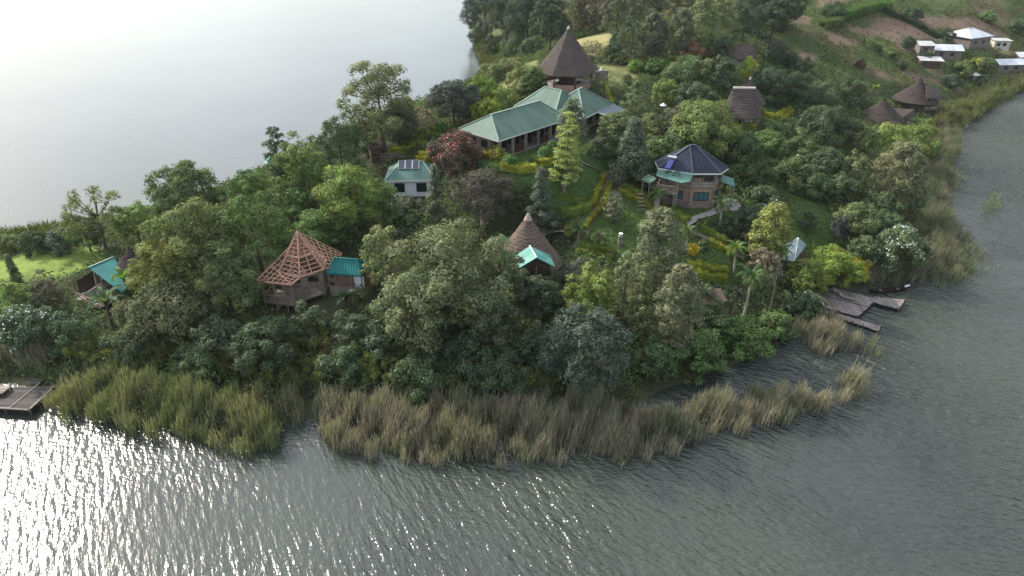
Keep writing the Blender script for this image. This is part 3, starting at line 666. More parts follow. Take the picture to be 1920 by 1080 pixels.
M = dict(
    tip=plain('pale_thatch_cap', (.34, .27, .22), var=.2),
    green=sheet_mat('green_roof_sheet', (.080, .145, .110), .6, spec=.25), teal=sheet_mat('teal_roof_sheet', (.010, .150, .145), .6, .36, spec=.2), tealpale=sheet_mat('weathered_teal_sheet', (.05, .30, .25), .4, .30, fade=(.20, .40, .36), spec=.25),
    paleteal=sheet_mat('pale_green_roof_sheet', (.085, .18, .155), .6, .32, spec=.2), blue=sheet_mat('dark_blue_roof_sheet', (.023, .031, .053), .7, .3, spec=.2), bluegrey=sheet_mat('blue_grey_sheet', (.055, .085, .115), .55, .3),
    tin=sheet_mat('tin_sheet', (.52, .56, .60), .45, .35, rust=.12), tinold=sheet_mat('old_tin_sheet', (.42, .43, .42), .55, .35, rust=.5), glassroof=sheet_mat('pale_translucent_sheet', (.22, .30, .31), .3, .5),
    thatch=thatch_mat('grey_thatch', (.080, .066, .062), (.115, .096, .088)), thatchb=thatch_mat('brown_thatch', (.125, .094, .079), (.18, .138, .115)), thatchd=thatch_mat('dark_thatch', (.050, .040, .038), (.085, .069, .063)),
    brick=brick_mat('pink_brick', (.36, .215, .165), (.42, .26, .20), (.30, .23, .19)), stone=brick_mat('rough_stone', (.16, .13, .115), (.27, .22, .19), (.30, .27, .24), stone=True), adobe=brick_mat('mud_block', (.19, .165, .145), (.24, .21, .185), (.16, .14, .12)),
    white=plain('white_plaster', (.80, .83, .87), var=.07, scale=1.2), cream=plain('cream_plaster', (.50, .47, .40), var=.12, scale=1.5), trim=plain('white_trim', (.58, .60, .58), var=.1), ridge=plain('ridge_cap', (.24, .32, .28), rough=.5, var=.15), ridgeb=plain('grey_ridge_cap', (.09, .10, .125), rough=.5, var=.15),
    raw=plain('raw_timber', (.50, .29, .215), var=.25, scale=3), wood=plank_mat('weathered_boards', (.25, .215, .19), .22, .4, 1), log=plain('log_timber', (.21, .165, .13), var=.35, scale=4), dwood=plank_mat('dark_boards', (.10, .07, .055), .22, .4, 1), woodwall=plank_mat('brown_boards', (.26, .175, .13), .2, .35, 0),
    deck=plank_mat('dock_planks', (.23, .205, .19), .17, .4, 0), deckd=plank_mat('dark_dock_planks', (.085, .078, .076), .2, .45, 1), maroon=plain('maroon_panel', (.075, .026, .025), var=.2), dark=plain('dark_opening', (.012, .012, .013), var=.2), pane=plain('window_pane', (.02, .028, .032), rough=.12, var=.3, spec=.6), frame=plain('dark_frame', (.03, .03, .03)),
    concrete=plain('concrete', (.27, .25, .235), var=.25, scale=2), path=brick_mat('brick_path', (.21, .155, .13), (.28, .22, .19), (.12, .11, .09), .3, .15), solar=plain('solar_cell', (.018, .022, .05), rough=.15, var=.2, spec=.7), solarblue=plain('solar_tube', (.03, .05, .26), rough=.2, spec=.6), steel=plain('steel', (.55, .56, .58), rough=.3, metal=.8, var=.1), curtain=plain('teal_curtain', (.05, .13, .15), var=.7, scale=9), water_white=plain('white_paint', (.7, .7, .7), var=.08), tank=plain('black_plastic', (.02, .02, .022), rough=.4))
def window(parent, c, u, n, w, h, pane='pane', nm=1, frame='frame', fr=.07, name='window'):
    """window in a wall: proud frame with mullions, pane as its sub-part"""
    c = np.asarray(c, float); u = np.array([u[0], u[1], 0.]); u = u / np.linalg.norm(u); n = np.array([n[0], n[1], 0.]); n = n / np.linalg.norm(n); z = np.array([0, 0, 1.])
    m = MB(); o = c + n * .05
    for s in (-1, 1): m.beam(o + u * s * w / 2 - z * h / 2, o + u * s * w / 2 + z * h / 2, fr, .10); m.beam(o - u * (w / 2 - fr / 2) + z * s * h / 2, o + u * (w / 2 - fr / 2) + z * s * h / 2, .10, fr)
    for k_ in range(nm): q = o + u * (w * ((k_ + 1) / (nm + 1) - .5)); m.beam(q - z * (h / 2 - fr / 2), q + z * (h / 2 - fr / 2), fr * .7, .08)
    f = m.build(name, M[frame], parent); p = c + n * .02
    MB().prism([p - u * w / 2 - z * h / 2 + n * .02, p + u * w / 2 - z * h / 2 + n * .02, p + u * w / 2 + z * h / 2 + n * .02, p - u * w / 2 + z * h / 2 + n * .02],
               [p - u * w / 2 - z * h / 2 - n * .015, p + u * w / 2 - z * h / 2 - n * .015, p + u * w / 2 + z * h / 2 - n * .015, p - u * w / 2 + z * h / 2 - n * .015]).build('pane', M[pane], f); return f
def hip_roof(parent, c4, ze, r0, r1, zr, mat, cap='ridge', fascia='trim', name='roof'):
    """hip roof over four eave corners (fl, fr, br, bl); ridge ends r0 (fl-bl side) and r1"""
    fl, fr, br, bl = [(p[0], p[1], ze) for p in c4]; a = (r0[0], r0[1], zr); b = (r1[0], r1[1], zr)
    m = MB()
    for f in ([fl, fr, b, a], [fr, br, b], [br, bl, a, b], [bl, fl, a]): m.slab(f, .07)
    rf = m.build(name, M[mat], parent); up = np.array([0, 0, .05]); e = MB()
    for p, q in ((a, b), (fl, a), (bl, a), (fr, b), (br, b)):
        if np.linalg.norm(np.subtract(p, q)) > .15: e.beam(np.array(p) + up, np.array(q) + up, .22, .06)
    e.build('ridge_cap', M[cap], rf)
    e = MB(); dn = np.array([0, 0, -.12])
    for p, q in ((fl, fr), (fr, br), (br, bl), (bl, fl)): e.beam(np.array(p) + dn, np.array(q) + dn, .06, .2)
    e.build('fascia', M[fascia], rf); return rf
def gable_roof(parent, x0, x1, y0, y1, ze, zr, mat, name='roof', over=.0):
    """gable roof, ridge along x at mid y, local axes"""
    ym = (y0 + y1) / 2; m = MB()
    m.slab([(x0, y0, ze), (x1, y0, ze), (x1, ym, zr), (x0, ym, zr)], .07); m.slab([(x1, y1, ze), (x0, y1, ze), (x0, ym, zr), (x1, ym, zr)], .07)
    return m.build(name, M[mat], parent)
def thatch_cone(parent, n, R, z0, z1, mat, courses=12, rot=0.0, power=1.12, cx=0, cy=0, rx=1.0, ry=1.0, ridge=0.0, name='roof', tip='thatchb', tipr=.16, seed=0):
    """layered thatch: each course a ring that laps over the one below; ridge > 0 ends in a ridge line along local x"""
    m = MB(); rg = np.random.default_rng(seed + 3)
    def ring(t, lip):
        r = R * (1 - t) ** power + lip + (.05 if ridge == 0 else 0); z = z0 + (z1 - z0) * t; out = []
        for i in range(n):
            th = 2 * math.pi * i / n + rot; cx_, sy_ = math.cos(th), math.sin(th)
            ex = ridge * t * max(-1, min(1, cx_ * 1.6)); j = rg.uniform(-.06, .06) if n > 10 else rg.uniform(-.025, .025)
            out.append((cx + (r + j) * cx_ * rx + ex, cy + (r + j) * sy_ * ry, z))
        return out
    for k_ in range(courses):
        a = ring(k_ / courses, .07); b = ring((k_ + 1) / courses, 0.0); lo = [(p[0] * .985 + cx * .015, p[1] * .985 + cy * .015, p[2] - .13) for p in a]
        for i in range(n):
            j = (i + 1) % n; m.poly([a[i], a[j], b[j], b[i]]); m.poly([lo[i], lo[j], a[j], a[i]])
        nf = int(n * R * (14 if k_ == 0 else 4) / n)
        for q in range(nf):
            f = rg.uniform(0, n); i = int(f) % n; f -= int(f); j = (i + 1) % n; A_, L_ = np.array(a[i]) * (1 - f) + np.array(a[j]) * f, np.array(lo[i]) * (1 - f) + np.array(lo[j]) * f
            tg = unit((np.array(a[j]) - np.array(a[i]))[None])[0] * rg.uniform(.05, .16); o_ = np.array([A_[0] - cx, A_[1] - cy, 0]); o_ = o_ / (np.linalg.norm(o_) + 1e-6) * rg.uniform(.02, .14); dz = np.array([0, 0, -rg.uniform(.05, .34 if k_ == 0 else .2)])
            m.poly([A_ - tg + (0, 0, .03), A_ + tg + (0, 0, .03), L_ + tg * .6 + o_ + dz, L_ - tg * .6 + o_ + dz])
        if k_ == courses - 1: m.poly(b)
        if k_ == 0: m.poly(lo[::-1])
    rf = m.build(name, M[mat], parent)
    if tip:
        q = MB()
        if ridge: q.beam((cx - ridge, cy, z1 + .02), (cx + ridge, cy, z1 + .02), .4, .3)
        else: q.pole((cx, cy, z1 - .55), (cx, cy, z1 + .25), tipr * 2.4, tipr * .6, 10)
        q.build('ridge_cap' if ridge else 'finial', M[tip], rf)
    return rf
def ngon(n, R, rot=0.0, cx=0, cy=0): return [(cx + R * math.cos(rot + 2 * math.pi * i / n), cy + R * math.sin(rot + 2 * math.pi * i / n)) for i in range(n)]

# ---------------------------------------------------------------- main lodge with green roofs
U = np.array([.695, .719]); Vv = np.array([-.719, .695]); O2 = LODGE[:2]
def lodge():
    t = thing('lodge_building', 'long stone lodge with three joined pale green metal hip roofs', 'building', tuple(LODGE))
    ze = 3.0
    A = np.array([-1.9, 93.3]) - O2
    def quad(a, u, v, lu, lv): return [a, a + u * lu, a + u * lu + v * lv, a + v * lv]
    W1 = quad(A, U, Vv, 15.5, 8.3)
    hip_roof(t, W1, ze, A + Vv * 4.15 + U * 2.6, A + Vv * 4.15 + U * 13.2, 5.35, 'green')
    FL = np.array([.3, 110.7]) - O2; FR = FL - Vv * 8.6
    hip_roof(t, [FL, FR, FR + U * 9, FL + U * 9], ze + .1, FL - Vv * 2.7 + U * 4.5, FL - Vv * 6.1 + U * 4.5, 5.95, 'green')
    a = np.array([11.1, 104.3]) - O2; u2 = np.array([.55, .835]); v2 = np.array([-.835, .55])
    hip_roof(t, quad(a, u2, v2, 10.2, 7.6), ze, a + u2 * 4.9 + v2 * 3.8, a + u2 * 6.1 + v2 * 3.8, 5.95, 'green')
    # lean-to of blue grey sheets on the right
    q = [(10.7, 3.3, 3.0), (13.0, 2.4, 2.45), (15.6, 7.2, 2.45), (13.7, 8.6, 3.0)]
    rf = MB().slab(q, .07).build('lean_to_roof', M['bluegrey'], t); MB().beam(q[0], q[1], .12, .1).build('fascia', M['trim'], rf)
    for x, y in ((12.7, 2.7), (14.0, 5.0), (15.2, 7.1)): MB().beam((x, y, -.4), (x, y, 2.4), .22).build('veranda_post', M['stone'], t)
    # walls
    iu = lambda Q, k_: [np.array(c) + (np.mean(Q, 0) - c) * k_ for c in Q]
    Wi = quad(A + U * .7 + Vv * 2.4, U, Vv, 14.2, 5.3); MB().ext(Wi, -1.0, 2.85).build('wall', M['stone'], t)
    MB().ext(quad(FL + U * .8 - Vv * .8, U, -Vv, 7.6, 7.0)[::-1], -1.2, 2.95).build('wall', M['stone'], t)
    MB().ext(quad(a + u2 * .8 + v2 * 1.4, u2, v2, 8.6, 5.2), -1.2, 2.85).build('wall', M['stone'], t)
    MB().ext(quad(A + U * .5 + Vv * .35, U, Vv, 14.6, 2.0), -1.3, .12).build('terrace', M['concrete'], t)
    for k_ in range(6):
        p = A + U * (.8 + 2.75 * k_) + Vv * .6; MB().box(p[0] - .22, p[1] - .22, .12, p[0] + .22, p[1] + .22, 2.9).build('veranda_post', M['stone'], t)
    for k_ in (1, 3):
        p = A + U * (1.3 + 2.75 * k_) + Vv * .55; r = p + U * 1.8; MB().beam((p[0], p[1], .75), (r[0], r[1], .75), .1, 1.2).build('veranda_panel', M['maroon'], t)
    for k_ in range(5):
        p = A + U * (2.2 + 2.75 * k_) + Vv * 2.4; window(t, (p[0], p[1], 1.5), U, -Vv, 1.3, 1.1, nm=1)
        p = p + U * 1.35; window(t, (p[0], p[1], 1.12), U, -Vv, .95, 2.0, pane='dark', nm=0, frame='maroon', name='door')
    for k_ in range(2):
        p = A + U * .7 + Vv * (3.6 + 2.4 * k_); window(t, (p[0], p[1], 1.6), Vv, -U, 1.2, 1.0)
    for k_ in range(3):
        p = a + u2 * (2.2 + 2.6 * k_) + v2 * 1.4; window(t, (p[0], p[1], 1.4), u2, -v2, 1.2, 1.2)
    d = MB().pole((7.2, 1.2, 3.9), (7.2, 1.2, 4.5), .03); d.pole((7.2, 1.2, 4.5), (7.05, 1.0, 4.55), .42, .38, 12); d.build('satellite_dish', M['trim'], t)
lodge()

# ---------------------------------------------------------------- tall thatched pavilion
def pavilion():
    g = PAV; ze = g[2] + 2.9; c = P(1063, 129, ze); h = height_at((c[0], c[1], ze), 51); R = 57.5 / pxm(c)
    t = thing('thatched_pavilion', 'tall steep grey thatched cone pavilion with open sides above green roofs', 'pavilion', (c[0], c[1], g[2])); rot = R_(14)
    thatch_cone(t, 8, R, 2.75, 2.9 + h, 'thatch', 20, rot, 1.06, tip='cream', tipr=.15)
    MB().ext(ngon(8, R - .7, rot), -1.4, .25).build('floor_slab', M['concrete'], t)
    q = ngon(8, R - .75, rot)
    for i in range(8):
        if i in (0, 4): continue
        a, b = np.array(q[i]), np.array(q[(i + 1) % 8]); MB().beam((*(a + (b - a) * .04), .55), (*(a + (b - a) * .96), .55), .2, .85).build('low_wall', M['brick'], t)
    for x, y in ngon(8, R - .72, rot): MB().pole((x, y, -.6), (x, y, 3.4), .13, .11).build('post', M['dwood'], t)
    k = MB(); k.pole((0, 0, .2), (0, 0, 1.1), 1.5, 1.5, 14); k.build('bar_counter', M['dwood'], t)
    for i in range(5):
        an = i * 1.25 + .4; x, y = math.cos(an) * 3, math.sin(an) * 3; m = MB(); m.pole((x, y, 1.0), (x, y, 1.06), .55, .55, 12); m.pole((x, y, .25), (x, y, 1.0), .06); m.build('table', M['maroon'], t)
    return t
pavilion()
g = ground(1126, 150); t = thing('stone_wall', 'short stone wall with a small white lamp beside the tall pavilion', 'wall', (g[0], g[1], g[2]), .25)
MB().box(-1.4, -.25, -.6, 1.4, .25, 1.7).build('wall', M['stone'], t); m = MB(); m.box(-.25, -.2, 1.7, .25, .2, 2.0); m.pole((0, 0, 2.0), (0, 0, 2.3), .12, .2, 8); m.build('lamp', M['water_white'], t)

# ---------------------------------------------------------------- white house with solar panels
def white_house():
    z = WHITE[2]; fl = P(724, 338, z + 2.75); fr = P(813, 337, z + 2.75); c = (fl + fr) / 2; rz = math.atan2(fr[1] - fl[1], fr[0] - fl[0]); W = np.linalg.norm(fr - fl) + .5
    t = thing('white_house', 'small white house with pale green hip roof and three solar panels', 'house', (c[0], c[1], z), rz); D = 6.2
    hip_roof(t, [(-W / 2, -.1), (W / 2, -.1), (W / 2, D), (-W / 2, D)], 2.75, (-W / 2 + 2.3, D / 2), (W / 2 - 2.0, D / 2), 4.5, 'paleteal', fascia='water_white')
    MB().box(-W / 2 + .4, .35, -1.0, W / 2 - .4, D - .4, 2.68).build('wall', M['white'], t)
    MB().box(-W / 2 + .3, .25, -1.0, W / 2 - .3, .34, -.05).build('plinth', M['concrete'], t)
    for x in (-1.65, 1.6): window(t, (x, .35, 1.45), (1, 0), (0, -1), 1.45, 1.3, nm=1)
    for y in (2.2, 4.4): window(t, (W / 2 - .4, y, 1.45), (0, 1), (1, 0), 1.1, 1.1)
    s = math.atan2(1.75, D / 2 + .1)
    for k_ in range(3):
        x = -.95 + k_ * 1.06 - .9; y0, y1 = 1.7, 3.1; za = 2.75 + (y0 + .1) * math.tan(s) + .12; zb = 2.75 + (y1 + .1) * math.tan(s) + .2
        p = MB().slab([(x, y0, za), (x + .98, y0, za), (x + .98, y1, zb), (x, y1, zb)], .05).build('solar_panel', M['solar'], t); m = MB()
        for a, b in (((x, y0, za), (x + .98, y0, za)), ((x + .98, y0, za), (x + .98, y1, zb)), ((x + .98, y1, zb), (x, y1, zb)), ((x, y1, zb), (x, y0, za))): m.beam(np.array(a) + (0, 0, .01), np.array(b) + (0, 0, .01), .06, .06)
        m.build('panel_frame', M['steel'], p)
white_house()

# ---------------------------------------------------------------- two storey octagonal house, dark blue roof
def octagon_house():
    z = OCT[2]; ze = z + 5.5; f1, f2 = P(1299, 325, ze), P(1352, 325, ze); W_ = f2[0] - f1[0]; c = np.array([f1[0] + .7, f1[1] + 3.3, ze]); ap = height_at((c[0], c[1], ze), 272)
    t = thing('octagonal_house', 'two storey brick and board octagonal house with dark blue roof', 'house', (c[0], c[1], z))
    e = [(-.7, -3.3), (W_ - .7, -3.3), (W_ + .9, -1.2), (W_ + .3, 2.2), (1.9, 3.6), (-2.2, 3.3), (-5.0, 1.6), (-5.1, -1.1)]; m = MB(); a0 = np.array([-.75, .0]); a1 = np.array([.1, -.05]); top = [(*(a1 if p[0] > 0 else a0), 5.5 + ap) for p in e]; rp = [(*p, 5.5) for p in e]
    pg = lambda k_: [(x * k_, y * k_) for x, y in e]
    for i in range(8):
        j = (i + 1) % 8; m.slab([rp[i], rp[j], top[j], top[i]] if top[i] != top[j] else [rp[i], rp[j], top[i]], .07)
    rf = m.build('roof', M['blue'], t); m = MB(); f = MB()
    for i in range(8): m.beam(np.array(rp[i]) + (0, 0, .05), np.array(top[i]) + (0, 0, .05), .16, .05); f.beam(np.array(rp[i]) - (0, 0, .12), np.array(rp[(i + 1) % 8]) - (0, 0, .12), .07, .2)
    m.beam((*a0, 5.55 + ap), (*a1, 5.55 + ap), .2, .06); m.build('ridge_cap', M['ridgeb'], rf); f.build('fascia', M['trim'], rf)
    MB().ext(pg(.84), -1.2, 1.0).build('stone_base', M['stone'], t); MB().ext(pg(.833), 1.0, 2.95).build('lower_wall', M['brick'], t)
    MB().ext(pg(.86), 2.95, 3.15).build('floor_band', M['log'], t); MB().ext(pg(.836), 3.15, 5.45).build('upper_wall', M['woodwall'], t); MB().ext(pg(.85), 3.2, 4.05).build('board_cladding', M['wood'], t)
    wv = pg(.845)
    for x, y in wv: MB().pole((x, y, -.6), (x, y, 5.42), .13).build('corner_post', M['log'], t)
    for i in (0, 1, 2, 7):
        a, b = np.array(wv[i]), np.array(wv[(i + 1) % 8]); u = unit((b - a)[None])[0]; n = np.array([u[1], -u[0]]); mid = (a + b) / 2 - n * .02; L = np.linalg.norm(b - a)
        window(t, (*mid, 1.85), u, n, min(2.2, L * .62), 1.2, pane='curtain', nm=2); window(t, (*(mid + u * L * .22), 4.72), u, n, min(1.2, L * .36), 1.1, nm=1); window(t, (*(mid - u * L * .2), 4.85), u, n, L * .34, .3, nm=0)
    # left balcony with rails and its green lean-to roof
    bl = [(-5.6, -1.0), (-5.3, -3.6), (-2.9, -4.6), (-2.4, -3.4), (-3.9, -.6)]
    MB().ext(bl, 2.75, 2.95).build('balcony_floor', M['wood'], t)
    rl = [(-5.6, -1.0), (-5.3, -3.6), (-2.9, -4.6), (-2.4, -3.6)]; m = MB()
    for i in range(3):
        a, b = np.array(rl[i]), np.array(rl[i + 1]); m.beam((*a, 3.95), (*b, 3.95), .1); m.beam((*a, 3.1), (*b, 3.1), .08); L = np.linalg.norm(b - a); nn = max(2, int(L / .7))
        for k_ in range(nn): p, q = a + (b - a) * k_ / nn, a + (b - a) * (k_ + 1) / nn; m.beam((*p, 3.1), (*q, 3.92), .1); m.beam((*p, 3.92), (*q, 3.1), .09)
    m.build('balcony_railing', M['log'], t)
    for x, y in ((-5.6, -1.0), (-5.3, -3.6), (-2.9, -4.6)): MB().pole((x, y, -1.6), (x, y, 4.68), .11, .09).build('balcony_post', M['log'], t)
    MB().slab([(-5.0, -.9, 5.36), (-5.6, -2.4, 4.85), (-2.6, -5.0, 4.75), (-1.2, -4.6, 4.85), (-.75, -3.4, 5.38)], .08).build('balcony_roof', M['paleteal'], t)
    MB().slab([(-7.6, -2.2, 4.2), (-6.6, -3.8, 4.2), (-5.5, -2.8, 4.6), (-6.4, -1.2, 4.65)], .1).build('porch_roof', M['green'], t)
    for x, y in ((-7.3, -2.3), (-6.6, -3.6)): MB().pole((x, y, -1.6), (x, y, 4.05), .09).build('porch_post', M['log'], t)
    m = MB()
    for k_ in range(7): s = k_ / 6; m.box(-8.1 + .0, -3.6 - 2.2 * s + .15, 2.6 * (1 - s) - .2, -7.1, -3.3 - 2.2 * s + .15, 2.6 * (1 - s) - .12)
    m.build('stair', M['wood'], t)
    # right lean-to over the terrace
    MB().slab([(3.7, -2.3, 3.9), (4.3, .9, 3.9), (6.4, .5, 3.3), (5.7, -2.7, 3.3)], .08).build('terrace_roof', M['paleteal'], t)
    for x, y in ((5.6, -2.5), (6.25, .4)): MB().pole((x, y, -1.2), (x, y, 3.1), .09).build('terrace_post', M['log'], t)
    MB().ext([(3.6, -3.6), (7.2, -3.4), (7.4, .8), (4.4, 1.0)], -1.4, .05).build('terrace', M['concrete'], t)
    m = MB(); m.box(5.0, -1.6, .06, 6.2, -.8, .8); m.build('terrace_table', M['trim'], t)
    # solar water heater on the roof's left face
    s = MB().slab([(-4.35, -1.75, 5.78), (-3.65, -2.15, 5.78), (-2.85, -1.15, 6.75), (-3.55, -.75, 6.75)], .1).build('solar_heater', M['solarblue'], t)
    MB().pole((-3.75, -.55, 6.95), (-2.65, -1.15, 6.95), .24, .24, 10).build('heater_tank', M['steel'], s)
octagon_house()

# ---------------------------------------------------------------- unfinished timber frame house with a teal roofed end
def lattice(m, q, nr, npur, w=.1, top=True):
    a, b, c, d = [np.array(x, float) for x in q]      # a-b eave, d-c ridge
    for k_ in range(nr + 1): s = k_ / nr; m.beam(a + (b - a) * s, d + (c - d) * s, w * .8, w * 1.1)
    for k_ in range(npur + 1): s = k_ / npur; u = np.array([0, 0, w]); m.beam(a + (d - a) * s + u, b + (c - b) * s + u, w * .75, w * .75)
def frame_house():
    z0 = ground(575, 590)[2]; ze = 8.4; pt = lambda x, y, z: P(x, y, z) - root
    root = P(590, 575, z0); root[2] = z0
    t = thing('timber_frame_house', 'unfinished house with bare pink timber roof frame and teal roofed end', 'house', tuple(root))
    # hexagonal peak of bare rafters
    c = P(568, 497, ze); apz = ze + height_at((c[0], c[1], ze), 434); ap = np.array([c[0], c[1], apz]) - root; R = 3.05; hx = [np.array([c[0] + R * math.cos(a), c[1] + R * math.sin(a), ze]) - root for a in [R_(-82 + 60 * i) for i in range(6)]]
    m = MB()
    for i in range(6):
        a, b = hx[i], hx[(i + 1) % 6]; m.beam(a, ap, .15, .18); m.beam(a, b, .15, .18); mid = (a + b) / 2; m.beam(mid, mid + (ap - mid) * .62, .09)
        for s in (.10, .2, .3, .42, .52, .62, .72, .82, .91): m.beam(a + (ap - a) * s, b + (ap - b) * s, .08 if s != .42 else .16)
    m.beam(ap - (0, 0, 3.0), ap, .14)
    m.build('peak_rafters', M['raw'], t)
    # sloping wing to the left
    q = [pt(480, 527, ze - .3), pt(546, 534, ze - .3), pt(574, 511, ze - .02), pt(537, 470, ze + 1.3)]
    m = MB(); lattice(m, q, 7, 7, .1)
    for k_ in range(4): m.beam(q[k_], q[(k_ + 1) % 4], .15, .18)
    m.beam(q[0], q[2], .1); m.beam((q[0] + q[3]) / 2, q[1], .1); m.build('wing_rafters', M['raw'], t)
    q2 = [pt(507, 500, ze - .2), pt(480, 527, ze - .3), pt(537, 470, ze + 1.3), pt(548, 458, ze + 1.7)]
    m = MB(); lattice(m, q2, 6, 4, .09); m.build('wing_rafters', M['raw'], t)
    # rafters running right towards the teal roof
    q3 = [hx[1], pt(636, 499, ze - .1), pt(640, 475, ze + .8), ap - np.array([-.05, 0, .1])]
    m = MB(); lattice(m, q3, 7, 7, .08)
    m.build('link_rafters', M['raw'], t)
    # teal hip roof on the right end
    zt = ze - .45; fl, fr, br = P(612, 511, zt), P(678, 516, zt), P(704, 497, zt); bl = fl + (br - fr); mid0 = (fl + bl) / 2; mid1 = (fr + br) / 2; dv = unit((fr - fl)[None])[0]
    hip_roof(t, [x[:2] - root[:2] for x in (fl, fr, br, bl)], zt - z0, (mid0 + dv * .25)[:2] - root[:2], (mid1 - dv * 1.35)[:2] - root[:2], zt - z0 + 1.35, 'teal', 'teal', 'teal')
    # floor, walls and stilts
    fz = zt - z0 - 2.75; nrm = unit((bl - fl)[None])[0]
    L = lambda p: p[:2] - root[:2]
    blk = [L(fl + dv * .1 + nrm * .9), L(fr - dv * .3 + nrm * .9), L(br - dv * .3 - nrm * .3), L(bl + dv * .1 - nrm * .3)]
    MB().ext([L(fl + nrm * .2), L(fr - dv * .2 + nrm * .2), L(br - dv * .2 - nrm * .2), L(bl - nrm * .2)], fz - .25, fz).build('floor_deck', M['wood'], t)
    MB().ext(blk, fz, zt - z0 - .12).build('wall', M['woodwall'], t)
    p = L(fr - dv * 1.0 + nrm * .88); MB().beam((*(p - dv[:2] * .65), fz + 1.25), (*(p + dv[:2] * .6), fz + 1.25), .05, 2.1).build('door', M['white'], t)
    m = MB(); a, b = L(fl + nrm * .25), L(fr - dv * .25 + nrm * .25)
    for h_ in (.12, .32, .52, .72): m.beam((*a, fz + h_), (*b, fz + h_), .1, .15)
    m.build('rail_boards', M['wood'], t)
    for s in (0, .35, .68, 1): p = a + (b - a) * s; MB().beam((*p, fz - 2.6), (*p, zt - z0 - .1), .15).build('post', M['log'], t)
    # board walls below the peak, with a doorway
    inner = [h * .96 for h in []]; cc = np.array([c[0], c[1]]) - root[:2]
    wl = [cc + (h[:2] - cc) * .86 for h in hx]; zt2 = ze - z0 - .1
    m = MB()
    for i in (1, 2, 3, 4): m.beam((*wl[i], (fz + zt2) / 2), (*wl[(i + 1) % 6], (fz + zt2) / 2), .12, zt2 - fz)
    m.build('wall', M['woodwall'], t)
    a, b = wl[0], wl[1]; m = MB()
    for s0, s1 in ((0, .28), (.86, 1)): m.beam((*(a + (b - a) * s0), (fz + zt2) / 2), (*(a + (b - a) * s1), (fz + zt2) / 2), .12, zt2 - fz)
    a2, b2 = wl[5], wl[0]; m.beam((*a2, fz + .5), (*b2, fz + .5), .1, 1.0); m.build('wall', M['wood'], t)
    m = MB(); p, q_ = a + (b - a) * .28, a + (b - a) * .86; m.beam((*p, fz + .1), (*p, zt2), .16); m.beam((*q_, fz + .1), (*q_, zt2), .16); m.beam((*p, zt2 - .35), (*q_, zt2 - .35), .16); m.build('door_frame', M['log'], t)
    MB().ext([tuple(cc + (h[:2] - cc) * .95) for h in hx], fz - .25, fz - .01).build('floor_deck', M['wood'], t)
    for i in range(6): x, y = cc + (hx[i][:2] - cc) * .9; MB().beam((x, y, fz - 2.9), (x, y, zt2), .17).build('post', M['log'], t)
    # porch under the wing
    w0, w1, w2 = q[0][:2], q[1][:2], q[2][:2]; k0 = w0 + (w1 - w0) * .08 + np.array([.15, .25]); k1 = w1 + np.array([-.1, .25]); k2 = w2 + np.array([-.3, .6]); k3 = q2[0][:2] + np.array([.4, 0])
    MB().ext([k0, k1, k2, k3], fz - .3, fz - .02).build('porch_deck', M['wood'], t); m = MB()
    m.beam((*k0, fz + .95), (*k1, fz + .95), .12); m.beam((*k0, fz + .25), (*k1, fz + .25), .1); n_ = 7
    for i in range(n_): p, q_ = k0 + (k1 - k0) * i / n_, k0 + (k1 - k0) * (i + 1) / n_; m.beam((*p, fz + .25), (*q_, fz + .92), .07); m.beam((*p, fz + .92), (*q_, fz + .25), .07)
    m.beam((*k0, fz + .95), (*k3, fz + .95), .12); m.build('porch_railing', M['log'], t)
    for p in (k0, k0 + (k1 - k0) * .4, k0 + (k1 - k0) * .75, k1, k3): MB().beam((*p, fz - 2.9), (*p, q[0][2] + .1), .16).build('post', M['log'], t)
    m = MB(); m.beam((*k0, fz - 2.4), (*(k0 + (k1 - k0) * .5), fz - .4), .1); m.beam((*(k0 + (k1 - k0) * .15), fz - 1.4), (*(k0 + (k1 - k0) * .55), fz - 2.6), .1); m.beam((*k1, fz - 2.6), (*(k0 + (k1 - k0) * .3), fz - 1.2), .1); m.build('brace', M['raw'], t)
frame_house()

